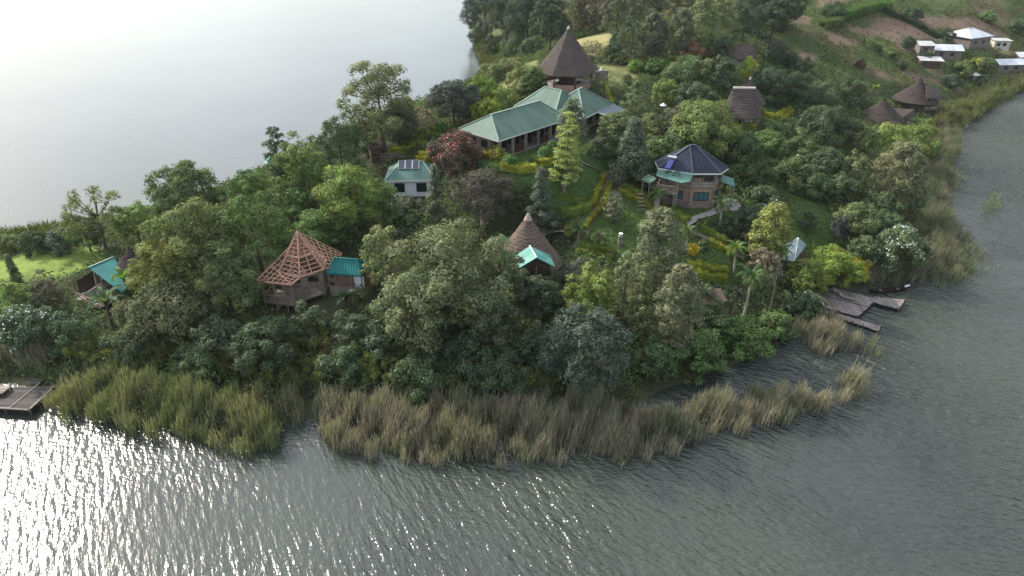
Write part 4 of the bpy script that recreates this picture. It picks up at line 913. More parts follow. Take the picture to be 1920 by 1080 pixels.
# ---------------------------------------------------------------- brown thatched cone with teal gabled porch
def cone_hut():
    z = TQ[2]; ze = z + 2.2; c = P(989, 489, ze); R = 63.5 / pxm(c); h = height_at((c[0], c[1], ze), 404)
    t = thing('thatched_hut', 'round brown thatched hut with bright teal gabled porch', 'hut', (c[0], c[1], z))
    thatch_cone(t, 26, R, 2.2, 2.2 + h, 'thatchb', 16, 0, 1.05, tip='tip', tipr=.22); MB().ext(ngon(20, R - .9, 0), -1.5, 2.5).build('wall', M['dwood'], t)
    zr, zl = 5.7, 4.1; L = lambda x, y, zz: P(x, y, z + zz) - np.array([c[0], c[1], z])
    b0, f0 = L(993, 461, zr), L(1006, 483, zr); l0, l1 = L(965, 481, zl), L(974, 502, zl); r0, r1 = L(1031, 477, zl), L(1041, 500, zl)
    MB().slab([l1, f0, b0, l0][::-1] if False else [l0, l1, f0, b0], .06).build('porch_roof', M['tealpale'], t)
    o = MB().slab([b0, f0, r1, r0], .06).build('porch_roof', M['tealpale'], t)
    MB().beam(f0 + (0, 0, .05), b0 + (0, 0, .05), .16, .05).build('ridge_cap', M['trim'], o)
    for p in (l1, r1, (l1 + r1) / 2): MB().pole((p[0] * .9, p[1] + .2, -1.6), (p[0] * .9, p[1] + .2, zl - .05), .09).build('porch_post', M['log'], t)
    f = (f0 + b0) / 2; m = MB(); m.poly([(l1[0] * .8, l1[1] + .9, zl - .1), (r1[0] * .85, r1[1] + .9, zl - .1), (f0[0], f0[1] + .95, zr - .3)]); m.build('gable_boards', M['dwood'], t)
    mid = (l1 + r1) / 2; MB().ext([(l1[0] * .8, l1[1] + 1.0), (r1[0] * .8, r1[1] + 1.0), (r1[0] * .8, r1[1] + 2.2), (l1[0] * .8, l1[1] + 2.2)], -1.5, zl - .15).build('porch_wall', M['dwood'], t)
    for s in (.3, .62): p = l1 * .8 + (r1 * .8 - l1 * .8) * s; window(t, (p[0], l1[1] + (r1[1] - l1[1]) * s + 1.0, 1.45), r1 - l1, (0, -1), .85, 1.6, pane='curtain', nm=0, frame='frame')
    m = MB(); m.beam((l1[0] * .88, l1[1] + .2, .75), (r1[0] * .88, r1[1] + .2, .75), .1); m.build('porch_railing', M['log'], t)
cone_hut()
g = ground(936, 480); b = P(938, 452, g[2] + 3.3); t = thing('teal_shed', 'small teal roofed shed glimpsed through the big tree crown', 'shed', (b[0], b[1], g[2]), .2)
MB().slab([(-1.1, -1.3, 2.8), (1.1, -1.3, 2.8), (1.1, .9, 3.5), (-1.1, .9, 3.5)], .06).build('roof', M['teal'], t); MB().box(-.9, -1, -1.5, .9, .7, 2.75).build('wall', M['dwood'], t)

# ---------------------------------------------------------------- left shelter with teal roof
def left_shelter():
    g = ground(190, 560); z = g[2]; zr = 4.1; L = lambda x, y, zz: P(x, y, z + zz) - g
    t = thing('open_shelter', 'teal roofed open timber shelter on stilts beside left banana plant', 'shelter', tuple(g))
    a, b, c, d = L(166, 502, zr), L(213, 482, zr), L(246, 528, zr - 1.5), L(229, 549, zr - 1.7)
    rf = MB().slab([a, d, c, b], .06).build('roof', M['teal'], t)
    e = L(116, 524, zr - 1.0); MB().slab([a, b, b + (e - a), e], .06).build('roof', M['teal'], t)
    MB().beam(a + (0, 0, .06), b + (0, 0, .06), .18, .06).build('ridge_cap', M['ridge'], rf)
    fz = .8; fl = [L(143, 560, fz), L(187, 578, fz), L(222, 560, fz), L(190, 530, fz)]
    MB().slab(fl, .2).build('floor_deck', M['wood'], t)
    tops = [e + (a - e) * .3, a + (d - a) * .15, d + (c - d) * .1, b]
    for i, p in enumerate(fl):
        q = tops[i]; MB().pole((p[0], p[1], -2.2), (q[0], q[1], q[2] - .05), .1, .08).build('post', M['log'], t)
    m = MB()
    for i in (0, 1): p, q = fl[i], fl[i + 1]; m.beam(p + (0, 0, .95), q + (0, 0, .95), .09); m.beam(p + (0, 0, .5), q + (0, 0, .5), .07)
    m.build('railing', M['log'], t)
    m = MB(); s0, s1 = a + np.array([.3, .6, -1.3]), fl[1] + np.array([.3, .3, .1])
    for k_ in (-.35, 0, .35): m.beam(s0 + (k_, 0, 0), s1 + (k_, 0, 0), .09)
    m.build('stair_pole', M['log'], t)
    m = MB(); p, q = fl[0] + (.2, .8, .0), fl[3]; m.beam((p + (0, 0, 1.1)), (q + (0, 0, 1.1)), .08, 1.9); m.build('wall', M['dwood'], t)
    m = MB(); m.beam((fl[1] + fl[2]) / 2 + (-.4, .3, .45), (fl[1] + fl[2]) / 2 + (.4, .3, .45), .5, .7); m.build('bench', M['trim'], t)
left_shelter()
g = ground(262, 520); c = P(250, 492, g[2] + 2.5); t = thing('dark_thatched_hut', 'dark thatched hut half hidden behind the left teal shelter', 'hut', (c[0], c[1], g[2]))
thatch_cone(t, 18, 2.3, 2.2, 4.6, 'thatchd', 8, tip='thatchd', tipr=.1); MB().ext(ngon(16, 1.8), -1, 2.4).build('wall', M['dwood'], t)
c = P(513, 300, 3.2); g = (c[0], c[1], .8); t = thing('waterside_hut', 'little teal roof peak poking out of trees at left water edge', 'hut', g, .4)
hip_roof(t, [(-1.6, -1.6), (1.6, -1.6), (1.6, 1.6), (-1.6, 1.6)], 2.0, (-.1, 0), (.1, 0), 3.9, 'tealpale', 'trim', 'trim'); MB().box(-1.2, -1.2, -1, 1.2, 1.2, 1.95).build('wall', M['dwood'], t)

# ---------------------------------------------------------------- thatched huts on the right of the ridge
def oval_hut():
    z = THA[2]; ze = z + 2.0; c = P(1388, 212, ze); R = 39 / pxm(c); h = height_at((c[0], c[1], ze), 165)
    t = thing('thatched_hut', 'grey thatched hut with ridge roof and pale posts between yellow hedges', 'hut', (c[0], c[1], z), R_(-4))
    rf = thatch_cone(t, 28, R, 2.0, 2.0 + h, 'thatch', 14, 0, 1.15, rx=.98, ry=.98, ridge=1.9, tip='cream', seed=2); zt = 2 + h
    MB().poly([(2.15, -.45, zt - 1.0), (2.35, .45, zt - 1.0), (1.95, 0, zt + .05)]).poly([(2.35, .45, zt - 1.0), (2.15, -.45, zt - 1.0), (1.95, 0, zt + .05)]).build('gablet', M['cream'], rf)
    MB().ext([(x * .72, y * .72) for x, y in ngon(18, R)], -1.2, 2.3).build('wall', M['cream'], t)
    for i in range(7): a = R_(-120 + 26 * i); MB().pole((R * .92 * math.cos(a), R * .84 * math.sin(a), -.8), (R * .92 * math.cos(a), R * .84 * math.sin(a), 2.15), .11).build('post', M['cream'], t)
    window(t, (-.3, -R * .715, 1.1), (1, 0), (0, -1), .9, 1.9, pane='dark', nm=0, name='door')
oval_hut()
z = THB[2]; c = P(1400, 186, z + 2.6); h = height_at((c[0], c[1], z + 2.6), 146); t = thing('thatched_hut', 'pointed grey thatched cone hut rising behind the ridge roofed hut', 'hut', (c[0], c[1], z))
thatch_cone(t, 24, 3.4, 2.2, 2.6 + h, 'thatch', 12, tip='cream', tipr=.15, power=1.1); MB().ext(ngon(18, 2.2), -1, 2.9).build('wall', M['cream'], t); window(t, (0, -2.17, 1.2), (1, 0), (0, -1), .8, 1.8, pane='dark', nm=0, name='door')
g = ground(1392, 122); c = P(1393, 104, g[2] + 2.4); t = thing('thatched_hut', 'low grey brown thatched hut among forest trees, farthest up the ridge', 'hut', (c[0], c[1], g[2]), -.08)
thatch_cone(t, 26, 3.4, 2.2, 4.6, 'thatch', 10, 0, .9, rx=.85, ry=.95, ridge=1.7, tip='thatchb', seed=5); MB().ext(ngon(18, 2.4), -1, 2.5).build('wall', M['cream'], t)
def dark_hut(px, py, eave, apex, wpx, annex, label, spike):
    g = ground(px, py); ze = g[2] + 1.6; c = P(px, eave, ze); R = wpx / 2 / pxm(c); h = height_at((c[0], c[1], ze), apex)
    t = thing('dark_thatched_hut', label, 'hut', (c[0], c[1], g[2])); thatch_cone(t, 24, R, 1.6, 1.6 + h, 'thatchd', 13, 0, 1.22, tip='thatchd', tipr=.12)
    MB().ext(ngon(18, R - 1.1), -1.5, 2.0).build('wall', M['dwood'], t)
    if spike: MB().pole((0, 0, 1.5 + h), (0, 0, 2.6 + h), .05, .02).build('spike', M['log'], t)
    L = lambda x, y, zz: P(x, y, g[2] + zz) - np.array([c[0], c[1], g[2]]); a, b, d, e = annex
    pa, pb, pc, pd = L(*a), L(*b), L(*d), L(*e); m = MB(); m.slab([pd, pc, pb, pa], .3); bk = np.array([0.3, 2.6, 0]); m.slab([pa, pb, pb + bk - (0, 0, 1.2), pa + bk - (0, 0, 1.2)], .3); m.build('annex_roof', M['thatch'], t)
    for s in (.15, .5, .9): p = pd + (pc - pd) * s; MB().pole((p[0], p[1] + .3, -1.5), (p[0], p[1] + .3, p[2] - .2), .1).build('post', M['log'], t)
    m = MB(); m.beam((pd + (pc - pd) * .15)[:3] * (1, 1, 0) + (0, .5, .4), (pd + (pc - pd) * .9)[:3] * (1, 1, 0) + (0, .5, .4), .1, .8); m.build('annex_wall', M['wood'], t)
dark_hut(1650, 232, 221, 185, 84, [(1678, 203, 3.3), (1714, 205, 3.3), (1717, 217, 2.0), (1690, 222, 2.0)], 'dark thatched cone hut with a thin spike and side wing, nearer the garden', True)
dark_hut(1716, 200, 186, 146, 78, [(1736, 161, 5.2), (1760, 167, 4.6), (1768, 183, 3.0), (1736, 184, 3.0)], 'dark thatched cone hut with stilted wing below the bare soil terrace', False)

# ---------------------------------------------------------------- village on the far shore
def village_house(px, py, W, D, hw, kind, label, rz, mat='tin', wall='adobe', rise=1.1, win=2, door=True, name='village_house'):
    g = ground(px, py); t = thing(name, label, 'house', tuple(g), rz, 'tin roofed village houses on the far shore')
    MB().box(-W / 2, 0, -1.5, W / 2, D, hw).build('wall', M[wall], t); o = .45
    if kind == 'hip': hip_roof(t, [(-W / 2 - o, -o), (W / 2 + o, -o), (W / 2 + o, D + o), (-W / 2 - o, D + o)], hw + .08, (-W / 2 + D * .42, D / 2), (W / 2 - D * .42, D / 2), hw + rise, mat, 'tin', 'tin')
    elif kind == 'shed':
        MB().slab([(-W / 2 - o, -o, hw + .12), (W / 2 + o, -o, hw + .12), (W / 2 + o, D + o, hw + rise), (-W / 2 - o, D + o, hw + rise)], .06).build('roof', M[mat], t); MB().prism([(-W / 2, D - .2, hw + rise - .25), (W / 2, D - .2, hw + rise - .25), (W / 2, D, hw + rise - .2), (-W / 2, D, hw + rise - .2)], [(-W / 2, D - .2, hw), (W / 2, D - .2, hw), (W / 2, D, hw), (-W / 2, D, hw)]).build('back_wall', M[wall], t)
    else:
        gable_roof(t, -W / 2 - o, W / 2 + o, -o, D + o, hw + .1 - rise * o / (D / 2), hw + rise, mat)
        for x in (-W / 2, W / 2): MB().prism([(x - .08, 0, hw), (x - .08, D, hw), (x - .08, D / 2, hw + rise - .12)], [(x + .08, 0, hw), (x + .08, D, hw), (x + .08, D / 2, hw + rise - .12)]).build('gable_wall', M[wall], t)
    for k_ in range(win): window(t, (-W / 2 + W * (k_ + .7) / (win + .6), 0, hw * .58), (1, 0), (0, -1), .9, .8, nm=0)
    if door: window(t, (W / 2, D * .45, 1.0), (0, 1), (1, 0), .9, 1.9, pane='dark', nm=0, name='door')
    return t
village_house(1834, 92, 9.5, 8.5, 3.4, 'hip', 'largest village house with pale blue tin hip roof', R_(26), 'tin', 'adobe', 2.0)
village_house(1774, 113, 7.2, 4.8, 2.8, 'gable', 'mud walled village house with white tin gable roof left of the largest', R_(-8), 'tin', 'adobe', 1.1)
village_house(1735, 104, 3.8, 3.4, 2.5, 'shed', 'small two level village outhouse with grey tin roof at the left end', R_(-5), 'tinold', 'adobe', .7, 1)
village_house(1744, 128, 5.2, 3.0, 1.9, 'shed', 'low open village shed with weathered tin roof below the others', R_(-10), 'tinold', 'dwood', .6, 0, False)
village_house(1876, 93, 4.6, 3.4, 2.5, 'shed', 'plain cream village block with two dark windows right of the largest house', R_(-6), 'tinold', 'cream', .25, 2, False)
village_house(1894, 137, 8.0, 4.8, 2.5, 'gable', 'long white tin roofed village house nearest the far reeds', R_(4), 'tin', 'adobe', 1.1)
village_house(1925, 122, 6.0, 4.4, 2.5, 'gable', 'white tin roofed village house cut off by the right picture edge', R_(6), 'tin', 'adobe', 1.0, 1)
g = ground(1824, 152); t = thing('latrine_hut', 'tiny hut with white tin roof above the far reed bed', 'hut', tuple(g), .1)
MB().box(-.7, -.6, -.8, .7, .6, 1.6).build('wall', M['adobe'], t); MB().slab([(-1.1, -.9, 1.65), (1.1, -.9, 1.65), (1.1, .9, 2.0), (-1.1, .9, 2.0)], .05).build('roof', M['tin'], t)

# ---------------------------------------------------------------- small garden structures
def glass_roof():
    g = ground(1490, 492); z = 2.6; L = lambda x, y, zz: P(x, y, g[2] + zz) - g
    t = thing('garden_shelter', 'small pale translucent hip roof shelter on the right lawn edge', 'shelter', tuple(g)); a = L(1497, 446, 3.6); b = [L(1465, 463, 2.4), L(1466, 486, 2.4), L(1489, 490, 2.4), L(1512, 459, 2.4)]
    m = MB()
    for i in range(3): m.slab([b[i], b[i + 1], a], .05)
    m.slab([b[3], b[0], a], .05); rf = m.build('roof', M['glassroof'], t); m = MB()
    for p in b: m.beam(p + (0, 0, .04), a + (0, 0, .04), .08, .04)
    m.build('ridge_cap', M['trim'], rf)
    for p in b: MB().pole((p[0] * .9, p[1], -.8), (p[0] * .9, p[1], 2.35), .07).build('post', M['log'], t)
glass_roof()
g = ground(1335, 583); t = thing('lean_to', 'small brown tiled lean-to roof among palms near the shore', 'shed', tuple(g), R_(18))
MB().slab([(-1.9, -1.0, 1.6), (1.3, -1.0, 1.6), (1.3, .9, 2.4), (-1.9, .9, 2.4)], .08).build('roof', M['thatchb'], t); MB().box(-1.5, -.7, -.8, 1.0, .8, 1.62).build('wall', M['dwood'], t)
g = ground(1057, 365); t = thing('stone_urn', 'weathered stone urn on the upper lawn below the tiered yellow tree', 'urn', tuple(g))
m = MB(); m.pole((0, 0, -.1), (0, 0, .25), .42, .36, 12); m.pole((0, 0, .25), (0, 0, .75), .24, .26, 12); m.pole((0, 0, .75), (0, 0, 1.15), .3, .42, 12); m.build('bowl', M['stone'], t); MB().pole((0, 0, 1.15), (0, 0, 1.35), .12, .05, 8).build('finial', M['stone'], t)
g = ground(1321, 447); t = thing('gate_pillar', 'grey stump shaped pillar beside the hedge corner on the centre lawn', 'pillar', tuple(ground(1230, 392)))
m = MB(); m.pole((0, 0, -.3), (0, 0, 1.3), .55, .42, 9); m.build('shaft', M['concrete'], t); MB().pole((0, 0, 1.3), (0, 0, 1.42), .5, .5, 9).build('cap', M['stone'], t)
g = ground(1162, 462); t = thing('garden_post', 'short grey post with white flower pot on the centre lawn', 'post', tuple(g))
MB().box(-.25, -.25, -.2, .25, .25, 1.4).build('shaft', M['wood'], t); MB().pole((0, 0, 1.4), (0, 0, 1.75), .2, .3, 9).build('flower_pot', M['water_white'], t)
g = ground(1241, 222); t = thing('parasol', 'small white parasol between trees left of the thatched hut', 'parasol', (g[0], g[1], g[2]))
thatch = MB(); n_ = 8
for i in range(n_): a, b = ngon(n_, .6)[i], ngon(n_, .6)[(i + 1) % n_]; thatch.slab([(*a, 2.3), (*b, 2.3), (0, 0, 2.75)], .03)
thatch.build('canopy', M['water_white'], t); MB().pole((0, 0, -.2), (0, 0, 2.6), .04).build('pole', M['log'], t)
g = ground(706, 300); t = thing('dark_shed', 'dark timber shed in shade under the left ridge trees', 'shed', tuple(g), .3)
MB().box(-.9, -.8, -.5, .9, .8, 2.2).build('wall', M['dwood'], t); MB().slab([(-1.2, -1.1, 2.2), (1.2, -1.1, 2.2), (1.2, 1.1, 2.6), (-1.2, 1.1, 2.6)], .07).build('roof', M['thatchd'], t)
g = ground(733, 302); t = thing('timber_fence', 'low weathered timber fence beside the dark shed', 'fence', tuple(g), .1); m = MB()
for z_ in (.35, .75, 1.15): m.beam((-1.6, 0, z_), (2.4, 0, z_), .06, .16)
m.build('rail', M['wood'], t)
for x in (-1.5, 0, 1.2, 2.3): MB().beam((x, .08, -.3), (x, .08, 1.35), .12).build('post', M['log'], t)

# ---------------------------------------------------------------- docks, canoe, loungers
def dock_part(t, name, quad, mat, thick=.16, posts=True, z=.62):
    o = MB().slab([(p[0], p[1], p[2]) for p in quad], thick).build(name, mat, t); return o
def boards(q, w=.22, th=.07, seed=0, drop=.02):
    """separate worn planks laid a-b to d-c"""
    a, b, c, d = [np.array(x, float) for x in q]; rg = np.random.default_rng(seed); L = (np.linalg.norm(d - a) + np.linalg.norm(c - b)) / 2; n = max(2, int(L / w)); m = MB()
    for i in range(n):
        if rg.random() < drop: continue
        s0, s1 = (i + .06) / n, (i + .94) / n; e = unit((b - a)[None])[0]; j0, j1 = rg.uniform(-.10, .06), rg.uniform(-.06, .10); z0, z1 = rg.normal() * .012, rg.normal() * .012
        p = [a + (d - a) * s0 + e * j0, b + (c - b) * s0 + e * j1, b + (c - b) * s1 + e * j1, a + (d - a) * s1 + e * j0]
        p = [x + (0, 0, z0 if k_ in (0, 3) else z1) for k_, x in enumerate(p)]; m.slab(p[::-1] if np.cross(p[1] - p[0], p[2] - p[1])[2] < 0 else p, th)
    return m
def right_dock():
    z = .65; o = P(1600, 566, 0); L = lambda x, y, zz=z: P(x, y, zz) - o
    t = thing('wooden_dock', 'wide wooden swimming dock with two jetty arms on the right shore', 'dock', tuple(o))
    a, b, c, d = L(1550, 536), L(1643, 560), L(1609, 593), L(1538, 575); boards([a, b, c, d], .24, seed=1).build('platform', M['deck'], t)
    e = [L(1640, 556, z - .03), L(1637, 566, z - .03), L(1686, 579, z - .03), L(1697, 562, z - .03), L(1682, 556, z - .03)]; boards([e[0], e[1], e[2], e[3]], .24, seed=2, drop=.08).build('jetty_arm', M['deck'], t)
    f = [L(1550, 580, z - .25), L(1551, 588, z - .25), L(1648, 621, z - .25), L(1652, 612, z - .25)]; boards([f[0], f[1], f[2], f[3]], .24, seed=3, drop=.05).build('jetty_arm', M['deck'], t)
    for q in (b, c, e[2], e[3], f[2], f[3], d, (c + d) / 2, (f[1] + f[2]) / 2): MB().pole((q[0], q[1], -2.2), (q[0], q[1], q[2] + .12), .12, .1).build('pile', M['dwood'], t)
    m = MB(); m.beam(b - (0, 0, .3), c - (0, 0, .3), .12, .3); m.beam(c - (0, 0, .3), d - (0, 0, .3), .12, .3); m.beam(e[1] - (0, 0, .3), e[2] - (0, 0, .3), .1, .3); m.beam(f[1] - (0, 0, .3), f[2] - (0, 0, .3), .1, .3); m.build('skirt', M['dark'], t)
    for k_, (x, y) in enumerate(((1572, 552), (1583, 560))):
        p = P(x, y, z); s = thing('sun_lounger', ('grey wooden lounger on the right dock, its back raised, nearer the trees', 'grey wooden lounger on the right dock, nearer the open water')[k_], 'lounger', tuple(p), R_(-38), 'loungers on the right dock')
        MB().box(-.3, -.3, .25, 1.1, .3, .33).build('seat', M['wood'], s); MB().beam((-.3, 0, .3), (-.85, 0, .75), .6, .07).build('backrest', M['wood'], s)
        for lx in (-.2, 1.0):
            for ly in (-.24, .24): MB().box(lx - .04, ly - .04, 0, lx + .04, ly + .04, .25).build('leg', M['log'], s)
    a, b = P(1629, 549, .1), P(1701, 543, .1); cx = (a + b) / 2; Ln = np.linalg.norm(b - a); t = thing('dugout_canoe', 'long narrow dugout canoe with white tip moored behind the right dock', 'boat', tuple(cx), math.atan2(b[1] - a[1], b[0] - a[0])); V, Q = [], []; n_ = 15
    for i in range(n_):
        u = i / (n_ - 1) * 2 - 1; w = .42 * (1 - abs(u) ** 2.6) + .03; x = u * Ln / 2; sh = .28 * abs(u) ** 3
        V += [(x, -w, .35 + sh), (x, -w * .6, -.12 + sh * .8), (x, w * .6, -.12 + sh * .8), (x, w, .35 + sh), (x, w * .84, .35 + sh), (x, w * .5, .02 + sh), (x, -w * .5, .02 + sh), (x, -w * .84, .35 + sh)]
        if i: e = len(V) - 16; Q += [(e + j, e + 8 + j, e + 8 + (j + 1) % 8, e + (j + 1) % 8) for j in range(8)]
    Q += [tuple(range(3, -1, -1)), tuple(range(len(V) - 8, len(V) - 4))]; Q += [(4 + 0, 7, 6, 5), tuple(len(V) - 4 + j for j in range(4))]
    mkobj('hull', mesh_np('hull', V, Q, M['dwood']), t); MB().pole((Ln / 2 - .5, 0, .52), (Ln / 2 + .15, 0, .72), .17, .1, 8).build('prow_tip', M['water_white'], t)
    for s in (-.2, .25): MB().box(s * Ln - .12, -.36, .2, s * Ln + .12, .36, .25).build('thwart', M['wood'], t)
right_dock()
def left_dock():
    z = .8; o = P(40, 750, 0); L = lambda x, y, zz=z: P(x, y, zz) - o; t = thing('wooden_dock', 'dark weathered plank dock in the lower left reeds', 'dock', tuple(o))
    q = [L(22, 726), L(-40, 764), L(55, 770), L(104, 724), L(74, 719)]; boards([q[0], q[4] + (q[3] - q[4]), q[2], q[1]], .26, .08, 4, .03).build('platform', M['deckd'], t)
    w = [L(60, 709, z - .03), L(48, 719, z - .03), L(73, 720, z - .03), L(84, 711, z - .03)]; boards([w[0], w[3], w[2], w[1]], .26, .08, 5, .03).build('walkway', M['deckd'], t)
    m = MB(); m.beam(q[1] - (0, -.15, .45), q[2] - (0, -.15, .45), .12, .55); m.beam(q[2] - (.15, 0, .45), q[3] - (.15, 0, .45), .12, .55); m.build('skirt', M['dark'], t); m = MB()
    m.beam(q[1] + (0, .1, .04), q[2] + (0, .1, .04), .18, .06); m.beam(q[2] + (-.1, 0, .04), q[3] + (-.1, 0, .04), .18, .06); m.beam((q[2] + q[1]) / 2 + (.5, 0, .04), q[4] + (0, 0, .04), .14, .05); m.build('edge_board', M['wood'], t)
    for p in (q[2], q[3], (q[1] + q[2]) / 2, (q[2] + q[3]) / 2): MB().pole((p[0] * .98, p[1] + .1, -2), (p[0] * .98, p[1] + .1, z + .05), .13).build('pile', M['dwood'], t)
    t = thing('wooden_platform', 'small raised grey platform at the left picture edge beside the dark dock', 'platform', tuple(o)); q = [L(-30, 722, 1.25), L(-40, 745, 1.25), L(4, 737, 1.25), L(19, 725, 1.25), L(0, 720, 1.25)]
    MB().slab(q, .15).build('top', M['wood'], t)
    for p in q: MB().pole((p[0], p[1], -1.5), (p[0], p[1], 1.15), .1).build('pile', M['dwood'], t)
left_dock()
a = P(1792, 233, .5); t = thing('concrete_jetty', 'small pale landing slab in the reeds below the dark thatched huts', 'jetty', tuple(a), -.12)
MB().box(-2.6, -.7, -1.2, 2.6, .9, .05).build('slab', M['concrete'], t); MB().box(1.6, 1.2, -1, 2.6, 2.0, .25).build('step', M['concrete'], t)
for k_, (x, y, l, lab) in enumerate(((1899, 162, 3.6, 'small white topped boat moored at the far right reeds'), (1897, 170, 4.6, 'low dark boat lying nearest the open water by the far right reeds'))):
    p = P(x, y, .05); t = thing('rowing_boat', lab, 'boat', tuple(p), R_(12), 'boats by the far right reeds'); V, Q = [], []
    for i in range(9):
        u = i / 4 - 1; w = .55 * (1 - abs(u) ** 2.4) + .04; sh = .2 * abs(u) ** 3; V += [(u * l / 2, -w, .4 + sh), (u * l / 2, -w * .6, -.1), (u * l / 2, w * .6, -.1), (u * l / 2, w, .4 + sh), (u * l / 2, w * .8, .38 + sh), (u * l / 2, 0, .08), (u * l / 2, -w * .8, .38 + sh)]
        if i: e = len(V) - 14; Q += [(e + j, e + 7 + j, e + 7 + (j + 1) % 7, e + (j + 1) % 7) for j in range(7)]
    mkobj('hull', mesh_np('hull', V, Q, M['dwood']), t); MB().box(-.5, -.45, .42, .7, .45, .6 if k_ else .75).build('seat', M['water_white' if k_ == 0 else 'wood'], t)
# ---------------------------------------------------------------- paths
PATHM = M['path']
ribbon([(1146,330),(1137,352),(1127,378),(1117,400),(1104,418),(1092,444),(1080,470)], 1.5, PATHM, 'path', label='brick path between yellow hedges down the garden')
ribbon([(1139,348),(1175,365),(1220,388),(1250,402),(1285,422),(1300,440),(1330,452),(1362,472),(1395,488)], 1.1, PATHM, 'path', label='stepped brick path along the garden hedges')
ribbon([(1285,424),(1310,410),(1330,402),(1345,394)], 1.3, M['concrete'], 'path', label='concrete path to the octagonal house')
ribbon([(1020,444),(1050,442),(1078,443)], .6, M['concrete'], 'path', label='narrow concrete path by the brown thatched hut')
ribbon([(1138,168),(1142,182),(1150,202)], 1.0, M['concrete'], 'path', label='paved path beside the tall pavilion')
ribbon([(1078,300),(1100,312),(1122,324),(1140,335)], .5, M['concrete'], 'path', label='narrow path across the upper lawn')
# ---------------------------------------------------------------- hedges
YE, YG, GR = (.165, .178, .020), (.105, .145, .022), (.045, .075, .022)
HD = [([(1131,338),(1122,360),(1113,384),(1100,398)],.9,.9,YE,'yellow green hedge left of the brick path, running up the lawn'),
 ([(1142,352),(1136,375),(1127,392),(1112,412),(1096,432)],.8,.8,YE,'yellow hedge right of the brick path, beside the centre lawn'),
 ([(1152,346),(1185,360),(1222,382),(1245,397)],1.1,.9,YG,'long hedge above the stepped path towards the octagonal house'),
 ([(1162,360),(1195,377),(1225,394),(1240,400)],1.0,.8,YE,'lower hedge of the pair beside the stepped path'),
 ([(1246,400),(1268,408),(1290,420)],1.6,1.0,YG,'thick green yellow hedge in front of the octagonal house posts'),
 ([(1048,372),(1075,377),(1098,384)],.9,.7,YG,'low curved hedge at the foot of the upper lawn'),
 ([(1052,408),(1080,402),(1106,396)],1.2,1.1,YG,'shaggy bright yellow hedge below the upper lawn'),
 ([(1085,462),(1110,470),(1150,476)],1.0,.8,YG,'hedge along the lower edge of the centre lawn'),
 ([(1080,474),(1120,482),(1150,486)],.8,.6,YG,'dim lower hedge between centre lawn and brown hut'),
 ([(1288,500),(1320,508),(1362,517)],1.3,1.0,YE,'upper of two yellow hedges under the low lawn'),
 ([(1293,517),(1330,523),(1360,526)],1.3,.9,YE,'lower of two yellow hedges under the low lawn'),
 ([(1312,430),(1340,442),(1362,458)],1.1,.8,YG,'rounded hedge right of the stepped path by the tall shrubs'),
 ([(1330,458),(1356,468),(1378,484)],1.0,.7,YE,'hedge left of the lower stepped path'),
 ([(940,318),(975,324),(1005,322)],1.5,1.0,YE,'yellow hedge below the round clipped bush, on the upper lawn edge'),
 ([(1010,312),(1030,306),(1050,300)],1.2,.9,YE,'yellow hedge left of the tiered yellow tree'),
 ([(905,300),(918,290),(932,283)],1.3,1.0,YE,'bright yellow hedge by the lodge corner'),
 ([(732,288),(765,283),(800,272)],1.6,.9,YE,'brightest yellow hedge left of the red flowering tree'),
 ([(745,272),(790,262),(828,248)],1.4,.8,YG,'yellow green hedge higher up behind the white house'),
 ([(775,252),(800,246),(822,242)],1.3,.9,YG,'short pale hedge box under the grey conical tree'),
 ([(1368,240),(1392,244),(1415,246)],1.5,1.1,YE,'yellow hedge in front of the ridge roofed thatched hut'),
 ([(1368,256),(1388,259),(1408,264)],1.3,1.0,YG,'second hedge lower down in front of the ridge roofed hut'),
 ([(1428,216),(1440,222),(1452,224)],1.3,1.0,YE,'short yellow hedge right of the ridge roofed hut'),
 ([(1447,230),(1462,220),(1478,209)],1.1,.9,YE,'left of two parallel yellow hedges climbing to the dark hedge'),
 ([(1455,235),(1470,224),(1484,213)],.9,.8,YE,'right of two parallel yellow hedges climbing to the dark hedge'),
 ([(1425,196),(1455,202),(1490,205)],1.4,1.3,(.02,.035,.018),'long dark clipped hedge behind the small hut lawn'),
 ([(1133,160),(1142,180),(1148,196)],.8,.6,YE,'yellow border plants beside the pavilion path')]
for i, h in enumerate(HD): hedge(h[0], h[1], h[2], h[3], h[4], seed=i + 1)
TG = 'tall grass strips on the far fields'
hedge([(1572,36),(1610,26),(1665,18)], 3.2, 2.2, (.075,.14,.035), 'bright green tall grass strip at the top of the fields', 41, TG)
hedge([(1540,52),(1575,48)], 2.6, 1.8, (.095,.13,.045), 'paler short grass strip beside the bare soil corner', 42, TG)
hedge([(1620,84),(1650,96),(1672,112)], 3.4, 1.9, (.11,.14,.055), 'yellowish crop strip sloping down the field middle', 43, TG)
hedge([(1650,20),(1700,42),(1760,74)], 1.6, 1.5, (.035,.055,.028), 'dark hedge line between the two largest soil fields', 44, TG)
hedge([(922,96),(955,90),(1002,88)], 5.0, 1.5, (.095,.16,.035), 'bright green garden crop patch under the forest by the bay', 45, TG)
